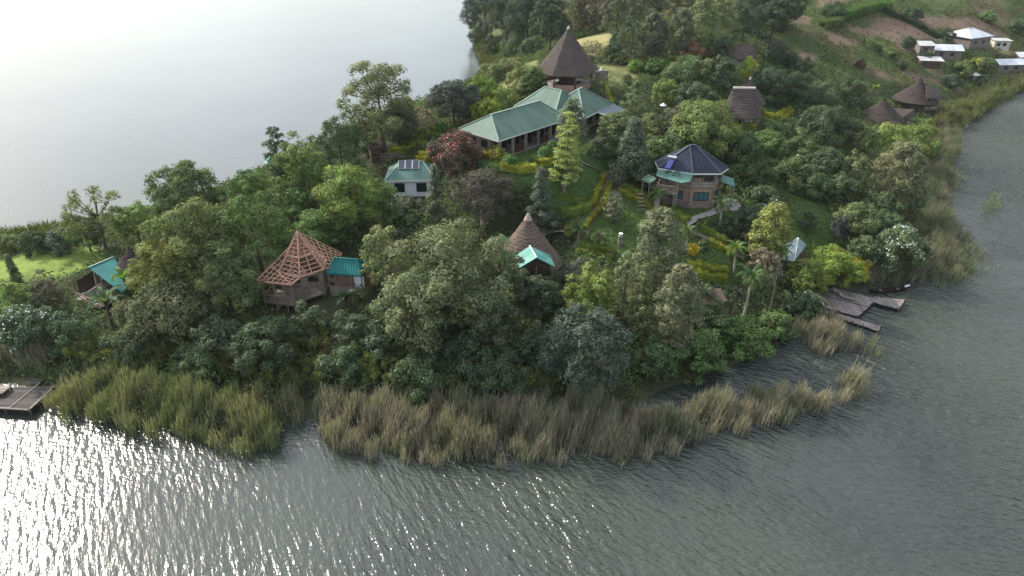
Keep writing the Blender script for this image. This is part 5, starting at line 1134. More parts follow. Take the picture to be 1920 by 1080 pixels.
# ---------------------------------------------------------------- trees and shrubs: px, base row, top row, width px, kind, colour, label
DK, BG, MG, OL, GO, LT, LM = (.028,.044,.020), (.044,.058,.042), (.048,.080,.024), (.070,.085,.030), (.085,.092,.052), (.085,.120,.036), (.130,.160,.022)
FT = 'forest trees on the ridge behind the pavilion'; SB = 'shrubs on the right slope'; LB = 'shrubs along the left bank'; UB='shrubs on the front slope'; GB = 'shrubs in the garden'
T = [
 # left far bank
 (18,476,434,62,'bush',OL,'brownish bush at far left bank, beside the picture edge','shrub',LB),(72,474,424,66,'bush',DK,'dark bush on the far left bank between two paler bushes','shrub',LB),(122,472,412,70,'bush',BG,'grey green bush on far left bank beside the tall open tree','shrub',LB),
 (205,486,336,128,'open',OL,'tall open crowned tree at right end of the left lawn','tree'),(170,470,400,80,'broad',MG,'small leafy tree just left of the tall open crowned tree','tree'),
 (395,560,345,200,'broad',OL,'huge pale olive tree crown left of the timber frame house','tree'),(335,600,425,150,'broad',(.080,.092,.028),'large yellowish tree right of the teal open shelter','tree'),(495,520,345,140,'broad',MG,'dark tree crown behind the timber frame house peak','tree'),
 (335,640,520,200,'round',(.062,.068,.034),'broad dull brownish tree below the huge olive crown','tree'),(440,600,440,150,'broad',(.055,.075,.028),'dense tree hugging the left side of the timber frame house','tree'),(268,470,372,95,'broad',LT,'light green tree between the tall open tree and the huge olive crown','tree'),
 (365,428,290,155,'round',(.045,.066,.024),'round topped dark tree at the far left water edge','tree'),(482,430,304,92,'round',MG,'rounded tree beside the far left round topped tree','tree'),
 (578,400,232,128,'broad',(.058,.085,.024),'bright topped tree on the left ridge edge above the lake','tree'),(532,352,238,56,'column',DK,'slim dark tree at the water edge left of the bright topped tree','tree'),(648,350,200,104,'broad',(.036,.055,.024),'dark tree in the shade right of the bright topped ridge tree','tree'),(560,420,322,130,'bush',MG,'bushy shrub mass under the bright topped ridge tree','shrub',LB),(620,412,335,90,'bush',OL,'brown green shrub left of the leafy slope tree','shrub',LB),
 (722,292,84,168,'broad',(.072,.082,.038),'tallest open crowned tree on the ridge against the lake','tree',None,'S'),(690,295,180,90,'open',(.055,.070,.03),'gnarled lower tree beside the tallest ridge tree','tree'),(752,268,186,82,'oval',(.062,.074,.048),'grey green tree with a short trunk in front of the tallest ridge tree','tree'),(795,256,196,56,'open',(.095,.085,.06),'pale brownish thin tree beside the grey green ridge tree','tree'),
 (852,238,138,118,'round',(.032,.038,.034),'dark purplish round tree behind the lodge end','tree'),(912,232,181,72,'round',(.085,.105,.018),'yellow green round tree touching the lodge roof','tree'),(905,205,136,70,'broad',(.065,.10,.02),'light green tree behind the dark round tree','tree'),
 (975,180,108,64,'bush',(.085,.10,.04),'pale bush left of the tall pavilion roof','shrub',GB),(1000,185,125,60,'oval',(.05,.075,.028),'leafy shrub tree covering the pavilion roof edge','tree'),(940,206,160,70,'bush',(.085,.115,.03),'sunlit bush behind the lodge roofs','shrub',GB),
 (668,440,295,160,'broad',(.075,.105,.026),'spreading bright green tree left of the white house','tree'),(720,430,330,80,'broad',MG,'green tree crowding the white house left corner','tree'),(600,470,375,130,'bush',MG,'shady shrub mass behind the timber frame house','shrub',UB),
 (760,402,372,100,'bush',(.05,.06,.04),'grey shrub in front of the white house wall','shrub',UB),(820,420,308,58,'cone',(.050,.062,.040),'slim dark tree at the right corner of the white house','tree'),(1012,445,314,84,'cone',(.048,.062,.044),'dark grey green conical tree behind the brown thatched hut','tree'),
 (845,660,385,270,'broad',(.068,.080,.040),'biggest tree, a grey olive crown filling the middle front','tree'),(728,560,402,104,'broad',(.080,.095,.040),'pale feathery tree right of the teal roofed end','tree'),(935,600,440,120,'broad',(.055,.070,.034),'dark tree leaning over the brown thatched hut','tree'),(800,650,510,190,'broad',(.055,.066,.034),'dull lower tree under the biggest crown','tree'),(920,660,540,130,'broad',(.042,.055,.032),'shadowed tree below the teal gabled porch','tree'),
 (1090,745,560,200,'round',(.036,.048,.036),'dark blue green round tree at the front shore','tree'),(1105,625,482,116,'broad',(.080,.105,.028),'yellow green tree above the dark round shore tree','tree'),(1226,545,392,116,'oval',(.075,.085,.048),'grey olive egg shaped tree on the centre lawn','tree'),(1165,600,470,90,'feather',(.070,.085,.042),'thin feathery conifer left of the egg shaped tree','conifer_tree'),(1195,635,495,66,'feather',(.075,.090,.04),'wispy tall conifer in front of the egg shaped tree','conifer_tree'),
 (1258,672,497,112,'oval',(.078,.086,.048),'slender tree with bare pale trunk near the front bank','tree'),(1432,500,381,88,'oval',(.105,.118,.036),'golden topped egg shaped tree right of the garden','tree'),(1420,545,455,70,'broad',(.085,.078,.05),'brownish loose shrub under the golden topped tree','shrub',GB),
 (1148,420,360,40,'oval',(.095,.105,.06),'small pale climbing shrub between hedges on the centre lawn','shrub',GB),(1070,290,184,66,'oval',(.075,.092,.058),'pale grey green conifer in front of the lodge','conifer_tree'),(1061,352,214,74,'tier',(.120,.150,.048),'golden tiered tree with layered branches on the upper lawn','tree',None,'T'),
 (1180,345,222,112,'cone',(.052,.066,.044),'tall dark conical tree right of the upper lawn','tree'),(1222,340,246,90,'broad',(.050,.075,.028),'green tree between the tall conical tree and the blue roof','tree'),(1303,300,178,146,'broad',(.078,.105,.036),'large light green tree behind the blue roofed house','tree'),(1265,300,240,90,'broad',(.04,.06,.026),'dark tree filling the gap left of the blue roof','tree'),(1380,320,238,90,'broad',(.034,.054,.024),'dark green tree right behind the blue roof','tree'),
 (1160,262,205,80,'broad',(.058,.075,.034),'bushy tree touching the lodge right lean to','tree'),(1130,300,236,70,'bush',(.035,.05,.026),'dark shrub under the lodge right end','shrub',GB),(1215,270,208,70,'broad',(.072,.085,.036),'olive tree left of the small white parasol','tree'),(1190,232,152,92,'feather',(.062,.082,.038),'layered tree behind the lodge lean to','tree'),(1245,205,140,62,'round',(.070,.100,.030),'bright topped round tree right of the pavilion lawn','tree'),(1255,250,200,60,'bush',(.07,.075,.05),'grey shrub below the bright topped round tree','shrub',GB),
 # forest on the ridge
 (908,84,-30,110,'round',(.024,.036,.026),'dark forest tree at the left end, nearest the lake bay','tree',FT),(950,92,-35,120,'round',(.028,.042,.028),'second dark forest tree from the lake bay','tree',FT),(990,98,-40,110,'round',(.024,.038,.026),'shadowy forest tree left of the little dark cypress','tree',FT),(1030,100,-30,90,'round',(.026,.04,.026),'shadowy forest tree directly behind the little dark cypress','tree',FT),(900,80,38,50,'bush',(.036,.052,.032),'dark bush at the water edge under the forest left end','shrub',FT),(1000,104,66,60,'bush',(.040,.056,.034),'dark bush under the forest left of the pavilion roof','shrub',FT),(925,100,60,50,'bush',(.035,.05,.03),'dark bush at the bay edge under the forest','shrub',FT),(965,108,66,60,'bush',(.045,.06,.032),'bush below the second dark forest tree','shrub',FT),(925,150,112,60,'bush',(.075,.095,.04),'pale bush on the slope above the bay','shrub',GB),(960,140,104,60,'bush',(.09,.10,.045),'dry pale bush on the slope left of the pavilion','shrub',GB),(885,195,160,50,'bush',(.065,.09,.03),'bush at the bay side behind the dark round tree','shrub',GB),(1034,84,34,32,'column',(.045,.066,.042),'little dense cypress left of the pavilion tip','tree',FT),
 (1075,72,-20,62,'oval',(.085,.090,.055),'pale eucalypt just right of the pavilion tip','tree',FT),(1115,62,-30,70,'oval',(.085,.078,.055),'brownish pale forest tree above the yellow slope','tree',FT),(1155,80,-30,80,'broad',(.055,.062,.04),'grey forest tree above the dark spreading cedar','tree',FT),
 (1180,122,16,88,'feather',(.038,.055,.030),'dark spreading cedar right of the yellow slope','conifer_tree',FT),(1150,112,62,50,'cone',(.034,.05,.028),'short dark conifer at the edge of the yellow slope','conifer_tree',FT),(1222,118,24,70,'oval',(.052,.062,.042),'grey green forest tree right of the dark cedar','tree',FT),(1210,60,-40,80,'broad',(.06,.068,.042),'tall back row forest tree right of the brown pale one','tree',FT),(1270,108,15,62,'oval',(.068,.078,.048),'pale trunked forest tree in the ridge middle','tree',FT),(1265,50,-60,80,'broad',(.066,.062,.042),'rust tinged tree in the forest back row','tree',FT),
 (1310,90,-10,66,'column',(.085,.105,.052),'creeper draped tree, left of the two pale hanging ones','tree',FT),(1345,84,-8,58,'column',(.092,.112,.055),'creeper draped tree, right of the two pale hanging ones','tree',FT),(1320,40,-60,90,'broad',(.05,.06,.036),'tall forest tree behind the creeper draped pair','tree',FT),(1345,135,66,42,'column',(.032,.046,.028),'dark cypress left of the farthest thatched hut','tree',FT),(1298,120,72,60,'bush',(.10,.06,.04),'reddish brown bush below the creeper draped trees','shrub',FT),
 (1390,84,-20,80,'broad',(.036,.05,.032),'dark forest tree straight above the farthest thatched hut','tree',FT),(1440,92,-20,90,'broad',(.030,.044,.028),'dark forest tree right of the farthest hut, by the fields','tree',FT),(1400,40,-70,90,'broad',(.034,.048,.032),'back row dark tree above the farthest hut','tree',FT),(1470,60,-40,80,'broad',(.032,.046,.028),'dark tree at the forest edge against the fields','tree',FT),
 (1400,150,98,44,'bush',LM,'lime green bush in front of the farthest thatched hut','shrub',FT),(1452,122,72,50,'round',(.040,.052,.036),'grey rounded tree right of the farthest thatched hut','tree',FT),(1478,130,90,46,'bush',(.028,.042,.024),'dark bush right of the grey rounded tree','shrub',FT),
 (1230,142,104,50,'broad',MG,'small tree at the right end of the pavilion lawn','tree',GB),(1190,135,108,40,'bush',(.08,.12,.03),'bright bush at the back of the pavilion lawn','shrub',GB),(1175,158,136,22,'bush',(.06,.07,.035),'low brown bush on the pavilion lawn','shrub',GB),(1290,170,98,110,'broad',(.055,.078,.034),'broad green tree below the creeper draped trees','tree',FT),(1345,190,95,70,'broad',(.040,.058,.032),'tall dark tree left of the ridge roofed hut','tree',FT),(1300,220,150,90,'broad',(.045,.06,.034),'shaded tree under the broad green ridge tree','tree',GB),
 (1440,180,120,80,'broad',(.036,.052,.032),'dark tree behind the pointed thatched hut','tree',SB),(1490,190,128,80,'bush',(.034,.05,.03),'dark shrub mass right of the pointed thatched hut','shrub',SB),(1540,200,148,90,'bush',(.048,.062,.034),'green shrub above the dark huts on the slope','shrub',SB),(1590,190,140,70,'bush',(.05,.068,.034),'rough shrub left of the farther dark hut','shrub',SB),(1500,150,100,60,'bush',(.04,.058,.03),'bush at the lower edge of the bare soil field','shrub',SB),
 (1330,290,222,80,'bush',(.042,.062,.026),'dark shrub between the light tree and the hut hedges','shrub',SB),(1450,262,222,70,'bush',(.05,.075,.03),'green shrub in front of the parallel hedges','shrub',SB),(1435,300,240,80,'round',(.055,.088,.028),'bright round shrub below the hut hedges','shrub',SB),(1500,300,235,70,'bush',(.06,.08,.032),'orange flecked green shrub in the slope middle','shrub',SB),
 (1540,275,190,120,'broad',(.038,.054,.028),'spreading dark tree below the dark spiked hut','tree',SB),(1605,290,220,70,'broad',(.058,.072,.03),'olive tree left of the sunlit shrub row','tree',SB),(1660,280,222,96,'bush',(.095,.120,.035),'sunlit lime shrub row in front of the spiked hut','shrub',SB),(1720,290,218,80,'bush',(.075,.105,.028),'bright shrub beside the tall right reeds','shrub',SB),(1700,320,258,76,'bush',(.085,.10,.03),'yellowish shrub above the right reed bed','shrub',SB),
 (1665,395,268,112,'oval',(.082,.088,.048),'large pale olive tree on the right slope','tree',SB),(1590,370,275,70,'broad',(.065,.076,.034),'brown green tree left of the pale olive tree','tree',SB),(1545,345,268,90,'broad',(.036,.052,.026),'dark tree in the hollow right of the blue roofed house','tree',SB),(1480,345,284,84,'bush',(.058,.078,.03),'flowering creeper mass above the right lawn','shrub',SB,'w'),(1420,345,275,80,'bush',(.040,.062,.024),'dark leafy shrub right of the terrace roof','shrub',SB),
 (1425,390,338,76,'bush',(.046,.066,.03),'white flecked shrub beside the blue roofed house terrace','shrub',SB,'w'),(1520,370,312,80,'bush',(.036,.056,.024),'dark shrub at the top of the right lawn','shrub',SB),(1570,380,320,70,'broad',(.05,.064,.03),'leafy tree at the right lawn corner','tree',SB),(1700,405,336,60,'round',(.062,.082,.038),'white flowering bush beside the right reed bed','shrub',SB,'W'),(1640,412,352,90,'bush',(.048,.064,.03),'green shrub below the large pale olive tree','shrub',SB),
 (1508,432,384,40,'bush',(.026,.034,.022),'small dark bush in the middle of the right lawn','shrub',SB),(1568,460,398,40,'round',(.024,.028,.026),'dark lollipop tree with thin stem on the right lawn','tree',SB),(1600,450,372,90,'broad',(.070,.086,.036),'feathery olive tree right of the dark lollipop tree','tree',SB),(1650,470,392,90,'broad',(.036,.058,.026),'dark green tree above the big white flowering bush','tree',SB),
 (1672,520,418,112,'round',(.050,.070,.034),'big dense bush thick with white flowers near the dock','shrub',SB,'W'),(1610,510,432,64,'round',(.042,.062,.028),'dark bush with few white flowers left of the big flowering one','shrub',SB,'w'),(1553,536,464,118,'broad',(.078,.108,.020),'bright lime bush spreading above the dock','shrub',SB),(1500,560,480,86,'broad',(.075,.092,.022),'olive lime bush left of the bright lime one','shrub',SB),(1505,604,540,76,'round',(.044,.064,.032),'white flowered bush beside the dock reeds','shrub',SB,'w'),(1600,525,478,60,'bush',(.16,.15,.02),'yellow tipped bush at the dock end of the lime bush','shrub',SB),
 (1385,350,290,70,'bush',(.034,.054,.022),'dark shrub tucked behind the terrace roof','shrub',SB),(1400,440,372,70,'bush',(.030,.046,.024),'shadowy shrub in front of the terrace','shrub',SB),(1366,440,400,46,'bush',(.034,.05,.026),'dark shrub right of the concrete path','shrub',GB),(1405,475,420,60,'bush',(.036,.052,.026),'dark shrub left of the golden topped tree','shrub',GB),
 # garden
 (957,312,288,30,'round',(.035,.085,.022),'round clipped green bush on the upper lawn','shrub',GB),(1022,300,272,24,'round',(.045,.095,.026),'clipped round bush right of the cycad on the upper lawn','shrub',GB),(1035,285,262,28,'round',(.05,.09,.03),'bright clipped bush beside the lodge veranda','shrub',GB),(828,250,228,26,'round',(.035,.08,.022),'round green clipped bush at the lodge left corner','shrub',GB),(935,300,270,36,'bush',(.10,.11,.02),'yellow leafy bush at the lodge front corner','shrub',GB),(797,312,278,34,'bush',(.15,.16,.02),'yellow green bush left of the red flowering tree','shrub',GB),(1297,478,456,24,'bush',(.20,.17,.015),'bright yellow round bush on the low lawn','shrub',GB),(1318,468,448,24,'bush',(.04,.055,.028),'small dark bush on the low lawn','shrub',GB),(1075,445,418,40,'bush',(.10,.12,.025),'yellowish bush beside the garden palm','shrub',GB),(880,255,236,40,'bush',(.18,.11,.03),'orange tinged bush under the lodge left eave','shrub',GB),
 # front slope and left bank
 (40,590,512,90,'bush',LT,'light topped bush at the left bank below the lawn','shrub',LB),(95,580,500,70,'bush',(.06,.06,.04),'reddish brown shrub left of the open shelter','shrub',LB),(10,640,540,70,'bush',(.055,.09,.028),'lime edged bush cut by the left picture edge','shrub',LB),(40,545,478,28,'cone',(.06,.08,.035),'slim young tree on the left lawn edge','tree',LB),(70,660,568,120,'round',(.040,.062,.034),'white flowering bush on the lower left bank','shrub',LB,'W'),(150,660,580,100,'bush',(.034,.056,.028),'dark bush right of the left white flowering bush','shrub',LB),(270,670,590,130,'bush',(.040,.055,.030),'dim bush below the left banana plant','shrub',LB),
 (420,670,590,150,'bush',(.036,.05,.026),'dark shrub below the dull brownish tree','shrub',UB),(590,642,552,84,'bush',(.034,.048,.026),'dark shrub hiding the timber frame house porch posts','shrub',UB),(665,655,575,90,'bush',(.038,.052,.028),'dark shrub below the teal roofed end','shrub',UB),(720,680,600,110,'bush',(.034,.048,.026),'shady shrub beside the front bank banana plant','shrub',UB),(880,700,620,150,'bush',(.032,.046,.026),'dark shrub under the shadowed front trees','shrub',UB),(1000,700,600,90,'bush',(.030,.044,.026),'dark shrub left of the blue green shore tree','shrub',UB),
 (1020,562,494,90,'bush',(.034,.048,.026),'dark shrub in front of the teal gabled porch','shrub',UB),(968,566,476,70,'broad',(.050,.064,.032),'small tree hiding the left half of the brown thatched hut','tree'),(1075,540,478,60,'bush',(.07,.078,.06),'silvery spiky shrub right of the brown thatched hut','shrub',UB),(1300,690,610,130,'bush',(.045,.080,.026),'leafy green bank shrub right of the bare pale trunk','shrub',UB),(1390,655,585,120,'bush',(.050,.085,.026),'green bank shrub around the tall palm foot','shrub',UB),(1450,630,575,90,'bush',(.042,.072,.024),'green shrub at the bank point near the dock reeds','shrub',UB),(1225,700,625,90,'bush',(.038,.062,.026),'dark green shrub left of the bare pale trunk','shrub',UB),(1330,625,560,90,'bush',(.05,.07,.028),'shrub in front of the small brown lean to','shrub',UB),
 (500,692,600,150,'broad',(.032,.048,.024),'dark leafy tree closing the slope below the frame house porch','tree'),(648,712,640,110,'bush',(.036,.054,.026),'dark bush right of the small red soil scar','shrub',UB),(800,724,655,150,'bush',(.034,.052,.024),'low dense shrub between the biggest crown and the dry reeds','shrub',UB),(940,730,660,130,'bush',(.030,.046,.024),'dark shrub at the reed edge left of the blue green shore tree','shrub',UB),(380,700,640,120,'bush',(.040,.060,.026),'green shrub behind the middle of the left reed bed','shrub',UB),(1008,604,508,112,'round',(.034,.046,.026),'dark round tree hiding the stilts of the teal gabled porch','tree'),
 # village and far fields
 (1790,82,55,40,'bush',(.04,.058,.034),'dark tree clump behind the village gable house','shrub',SB),(1760,92,70,28,'bush',(.06,.07,.045),'grey bush between the village outhouse and fields','shrub',SB),(1840,134,104,50,'bush',(.06,.08,.035),'garden bush below the largest village house','shrub',SB),(1885,112,94,40,'bush',(.09,.09,.05),'pale bush right of the largest village house','shrub',SB),(1800,140,112,44,'bush',(.075,.10,.035),'bright garden bush beside the village gable house','shrub',SB),(1700,90,62,30,'bush',(.036,.054,.03),'lone bush on the terraced field edge','shrub',SB),(1770,75,48,40,'bush',(.035,.05,.03),'hedge bush between two bare soil fields','shrub',SB),(1710,34,10,40,'bush',(.035,.055,.032),'dark bush on the upper field terrace','shrub',SB),(1850,40,16,34,'bush',(.06,.09,.035),'round bush high on the right hillside','shrub',SB),(1905,60,30,40,'bush',(.045,.07,.035),'dark bush on the hillside at the right picture edge','shrub',SB),(1612,128,108,24,'bush',(.07,.045,.035),'reddish bush alone on the green field slope','shrub',SB),(1560,30,2,60,'bush',(.04,.062,.032),'bush mass at the top edge of the field slope','shrub',SB),(1690,128,112,20,'bush',(.034,.048,.03),'small dark bush above the bare soil terrace','shrub',SB),(1735,122,92,34,'bush',(.045,.06,.036),'grey green bush left of the low village shed','shrub',SB),(1780,160,138,50,'bush',(.034,.05,.03),'dark hedge like bush below the low village shed','shrub',SB),(1840,158,138,44,'bush',(.045,.062,.034),'bush right of the tiny white roofed hut','shrub',SB),
]
LB_ = 2.1
for r in T:
    px, pb, pt_, w_, kd, col, lab, nm = r[:8]; gp = r[8] if len(r) > 8 else None; fl = r[9] if len(r) > 9 else None
    bl = None
    if fl == 'W': bl = (PETAL, .07, .24, .25)
    if fl == 'w': bl = (PETAL, .03, .24, .35)
    bk = BARKP if ('pale' in lab and nm == 'tree') or 'eucalypt' in lab else None
    tree(px, pb, pt_, w_, kd, tuple(c * LB_ for c in col), lab, nm, 'tree' if 'tree' in nm else 'shrub', gp, bk, bl, leaf=.16 if 'clipped' in lab else None, dens=1.6 if 'clipped' in lab else 1.5 if fl == 'D' else .55 if fl == 'T' else .7 if fl == 'S' else 1.0)
tree(855,345,236,112,'broad',(.105,.080,.062),'bare brownish tree covered in coral red flowers before the lodge','tree','tree',blossom=(CORAL,.05,.24,.2))
tree(905,425,303,140,'broad',(.088,.086,.066),'sparse grey tree with bare pale branches above the biggest crown','tree','tree',bark=BARKP,dens=.6)
tree(1110,130,70,60,'open',(.10,.095,.05),'leafless spreading tree on the yellow slope right of the pavilion','tree','tree',dens=.35)
tree(925,296,276,20,'bush',(.22,.03,.03),'small red leaved bush against the lodge corner wall','shrub','shrub')
tree(1222,255,232,40,'bush',(.22,.08,.03),'orange flowering bush left of the large light green tree','shrub','shrub')
PG = 'garden palms'
palm(1387,628,500,'tallest palm, bare ringed trunk on the front bank',2.6,16,(.055,.10,.03),PG,seed=3)
palm(1262,388,312,'tall palm standing against the balcony of the blue roofed house',2.2,15,(.045,.075,.03),PG,seed=5)
palm(1230,398,350,'palm with thick grey trunk left of the balcony palm',1.9,13,(.060,.11,.03),PG,trunk_r=.3,seed=6)
palm(1085,456,412,'dark fan of palm fronds at the hedge end near the brown hut',2.0,14,(.055,.10,.03),PG,seed=7)
palm(1124,466,434,'small young palm alone on the centre lawn',1.3,9,(.085,.10,.045),PG,trunk_r=.12,seed=8)
palm(1286,472,418,'palm at the lower end of the stepped hedge',1.9,11,(.075,.11,.035),PG,seed=9)
palm(1350,425,368,'palm in front of the stone base of the octagonal house',2.0,13,(.050,.085,.03),PG,seed=10)
palm(1318,428,408,'low palm where the concrete path meets the hedges',1.3,9,(.06,.10,.03),PG,seed=11)
palm(1376,512,450,'upright palm at the right end of the low lawn',2.1,13,(.075,.13,.028),PG,seed=12)
palm(1456,525,458,'palm under the golden topped egg shaped tree',2.0,12,(.065,.115,.03),PG,seed=13)
palm(1316,575,532,'leaning palm above the small brown lean to',2.0,11,(.050,.085,.03),PG,seed=14)
palm(1008,302,288,'cycad with arching leaves on the upper lawn',1.2,16,(.055,.115,.03),PG,name='cycad_palm',trunk_r=.16,seed=15)
DG = 'dark dracaena plants by the tallest palm'
palm(1368,618,540,'dark drooping dracaena just left of the tallest palm',1.3,40,(.035,.042,.03),DG,'dracaena_plant',.12,'drac',21)
palm(1438,606,505,'taller dark dracaena right of the tallest palm',1.4,44,(.038,.046,.03),DG,'dracaena_plant',.12,'drac',22)
palm(1458,612,548,'shorter green dracaena at the lime bush foot',1.1,34,(.055,.07,.03),DG,'dracaena_plant',.1,'drac',23)
NG = 'banana plants'
palm(212,612,545,'banana plant with huge drooping leaves below the open shelter',3.4,10,(.055,.10,.05),NG,'banana_plant',.2,'banana',31)
palm(242,560,505,'banana plant against the teal shelter roof edge',2.4,7,(.085,.15,.03),NG,'banana_plant',.18,'banana',32)
palm(775,668,612,'banana plant on the shady front bank',2.4,10,(.050,.085,.028),NG,'banana_plant',.18,'banana',33)
palm(650,590,545,'banana plant under the timber frame house rail',2.2,9,(.040,.065,.03),NG,'banana_plant',.18,'banana',34)
palm(1822,142,108,'yellow leaved banana plant in the village garden',2.6,8,(.18,.19,.03),NG,'banana_plant',.2,'banana',35)
palm(1800,136,112,'green banana plant by the village gable house',2.4,8,(.08,.12,.04),NG,'banana_plant',.2,'banana',36)
palm(1850,142,112,'banana plant right of the yellow leaved one in the village garden',2.4,8,(.07,.11,.035),NG,'banana_plant',.2,'banana',37)
palm(1642,172,158,'small bright banana plant on the slope above the dark huts',1.7,7,(.10,.16,.03),NG,'banana_plant',.15,'banana',38)
palm(1596,206,182,'grey green banana plant left of the spiked dark hut',2.2,8,(.05,.075,.04),NG,'banana_plant',.18,'banana',39)
palm(1445,640,612,'low banana plant at the bank point',2.0,8,(.06,.09,.03),NG,'banana_plant',.15,'banana',40)
# ---------------------------------------------------------------- undergrowth covering the slopes
def undergrowth():
    rg = np.random.default_rng(11); x, y = scatter((-95, 44, 175, 236), 18, rg)
    sd = inpoly(x, y, SHORE); ok = sd > .2
    def near(fld):
        i = np.clip(((x - GX0) / GS).round().astype(int), 0, nx - 1); j = np.clip(((y - GY0) / GS).round().astype(int), 0, ny - 1); return fld[j, i]
    v = proj((x, y, hgt(x, y))); vis = (v[0] > -120) & (v[0] < 2040) & (v[1] > -60) & (v[1] < 900); ok &= vis & (near(lawn_sd) < -.4) & (near(soil_sd) < -.2)
    for o in list(COL.objects):
        if o.get('category') in ('building', 'house', 'hut', 'pavilion', 'shelter', 'shed') :
            r = {'lodge_building': 0, 'thatched_pavilion': 5.5, 'octagonal_house': 4.6, 'white_house': 3.0, 'timber_frame_house': 5.0, 'village_house': 3.5}.get(o.name.split('.')[0], 2.4); ok &= np.hypot(x - o.location.x, y - o.location.y) > r
    ok &= ~((inpoly(x, y, [(-2, 91.5), (13, 101.5), (21, 113), (11, 119), (-9, 101)]) > 0))
    for o in COL.objects:
        if o.name.startswith(('path', 'hedge')):
            co = np.array([(o.matrix_world.translation.x * (1 if o.location.length > 0 else 0) + q.co.x, (o.location.y) + q.co.y) for q in o.data.vertices[-60:]])
    for pts, w in PATHS_W:
        pl = polyline_world(pts, step=.8)
        for q in pl: ok &= np.hypot(x - q[0], y - q[1]) > w
    x, y, sd = x[ok], y[ok], sd[ok]; far = np.clip((y - 150) / 60, 0, 1) * (x > 55); N = len(x)
    keep = rg.random(N) < np.where(far > .2, .45, 1.0); x, y, sd, far = x[keep], y[keep], sd[keep], far[keep]; N = len(x)
    mound = np.clip(.5 + .5 * np.sin(x * .55 + 1.6 * np.sin(y * .4)) * np.sin(y * .62 + 1.1 * np.sin(x * .33)), 0, 1) + .35 * np.sin(x * 1.7 + y * .9) * np.sin(y * 1.9 - x * .6)
    hm = np.clip(.25 + 1.5 * mound, .1, 2.2) * np.clip(sd / 4, .25, 1) * (1 - .82 * far) + .8 * np.clip((70 - y) / 8, 0, 1) * np.clip(sd / 3, 0, 1)
    z = hgt(x, y) + hm * rg.uniform(.15, 1.0, N) ** .5
    e = .3; gx_ = (np.sin((x + e) * .55 + 1.6 * np.sin(y * .4)) - np.sin((x - e) * .55 + 1.6 * np.sin(y * .4)))
    n = unit(np.stack([-gx_ * .8, rg.normal(size=N) * .3 - .2, np.ones(N)], 1) + rg.normal(size=(N, 3)) * .55)
    v_, q_ = leaf_quads(np.stack([x, y, z], 1), n, .36, rg)
    o = mkobj('undergrowth', mesh_np('undergrowth', v_, q_, ground_leaf_mat('undergrowth_leaf', ((.074, .115, .050), (.115, .165, .058), (.105, .145, .064)), .16)))
    setkind(o, 'stuff', 'dense green undergrowth covering the slopes between the trees')
PATHS_W = [([(1146,330),(1127,378),(1104,418),(1080,470)], 1.0), ([(1139,348),(1220,388),(1285,422),(1330,452),(1395,488)], .9), ([(1285,424),(1310,410),(1345,394)], .9), ([(1020,444),(1078,443)], .6), ([(1138,168),(1150,202)], .8)]
undergrowth()
def lawn_grass():
    rg = np.random.default_rng(12); VV = []
    for nme, pl in ZL.items():
        if nme in ('slope', 'slope2', 'pav', 'left'): continue
        x, y = scatter((*pl.min(0), *pl.max(0)), 70, rg); ok = inpoly(x, y, pl) > -.4; x, y = x[ok], y[ok]; VV.append(np.stack([x, y, hgt(x, y) + .02], 1))
    p = np.vstack(VV); N = len(p); a = rg.uniform(0, 6.28, N); s = np.stack([np.cos(a), np.sin(a), 0 * a], 1) * .09; t_ = np.stack([rg.normal(size=N) * .05, rg.normal(size=N) * .05, rg.uniform(.03, .08, N)], 1)
    v = np.stack([p - s, p + s, p + s + t_, p - s + t_], 1).reshape(-1, 3); o = mkobj('lawn_grass', mesh_np('lawn_grass', v, np.arange(N * 4).reshape(N, 4), ground_leaf_mat('lawn_blade', ((.092, .155, .050), (.106, .168, .053), (.13, .175, .07)), .12, .25, (.8, 1.2))))
    setkind(o, 'stuff', 'short mown grass on the garden lawns')
lawn_grass()
def field_grass():
    rg = np.random.default_rng(14); x, y = scatter((55, 150, 190, 300), 3.2, rg); i = np.clip(((x - GX0) / GS).round().astype(int), 0, nx - 1); j = np.clip(((y - GY0) / GS).round().astype(int), 0, ny - 1)
    ok = far_hill[j, i] & (rg.random(len(x)) < np.where(soil_sd[j, i] > 0, .12, np.clip(.4 + .6 * np.sin(x * .21 + y * .13) * np.sin(y * .27 - x * .1), .05, 1))); x, y = x[ok], y[ok]; N = len(x)
    n = unit(np.array([0, -.3, .7]) + rg.normal(size=(N, 3)) * .6); v, q = leaf_quads(np.stack([x, y, hgt(x, y) + rg.uniform(.1, .6, N)], 1), n, .6, rg)
    o = mkobj('field_crops', mesh_np('field_crops', v, q, ground_leaf_mat('field_leaf', ((.060, .095, .034), (.085, .115, .040), (.10, .10, .05)), .07, .3))); setkind(o, 'stuff', 'patchy crops and weeds on the far terraced fields')
field_grass()
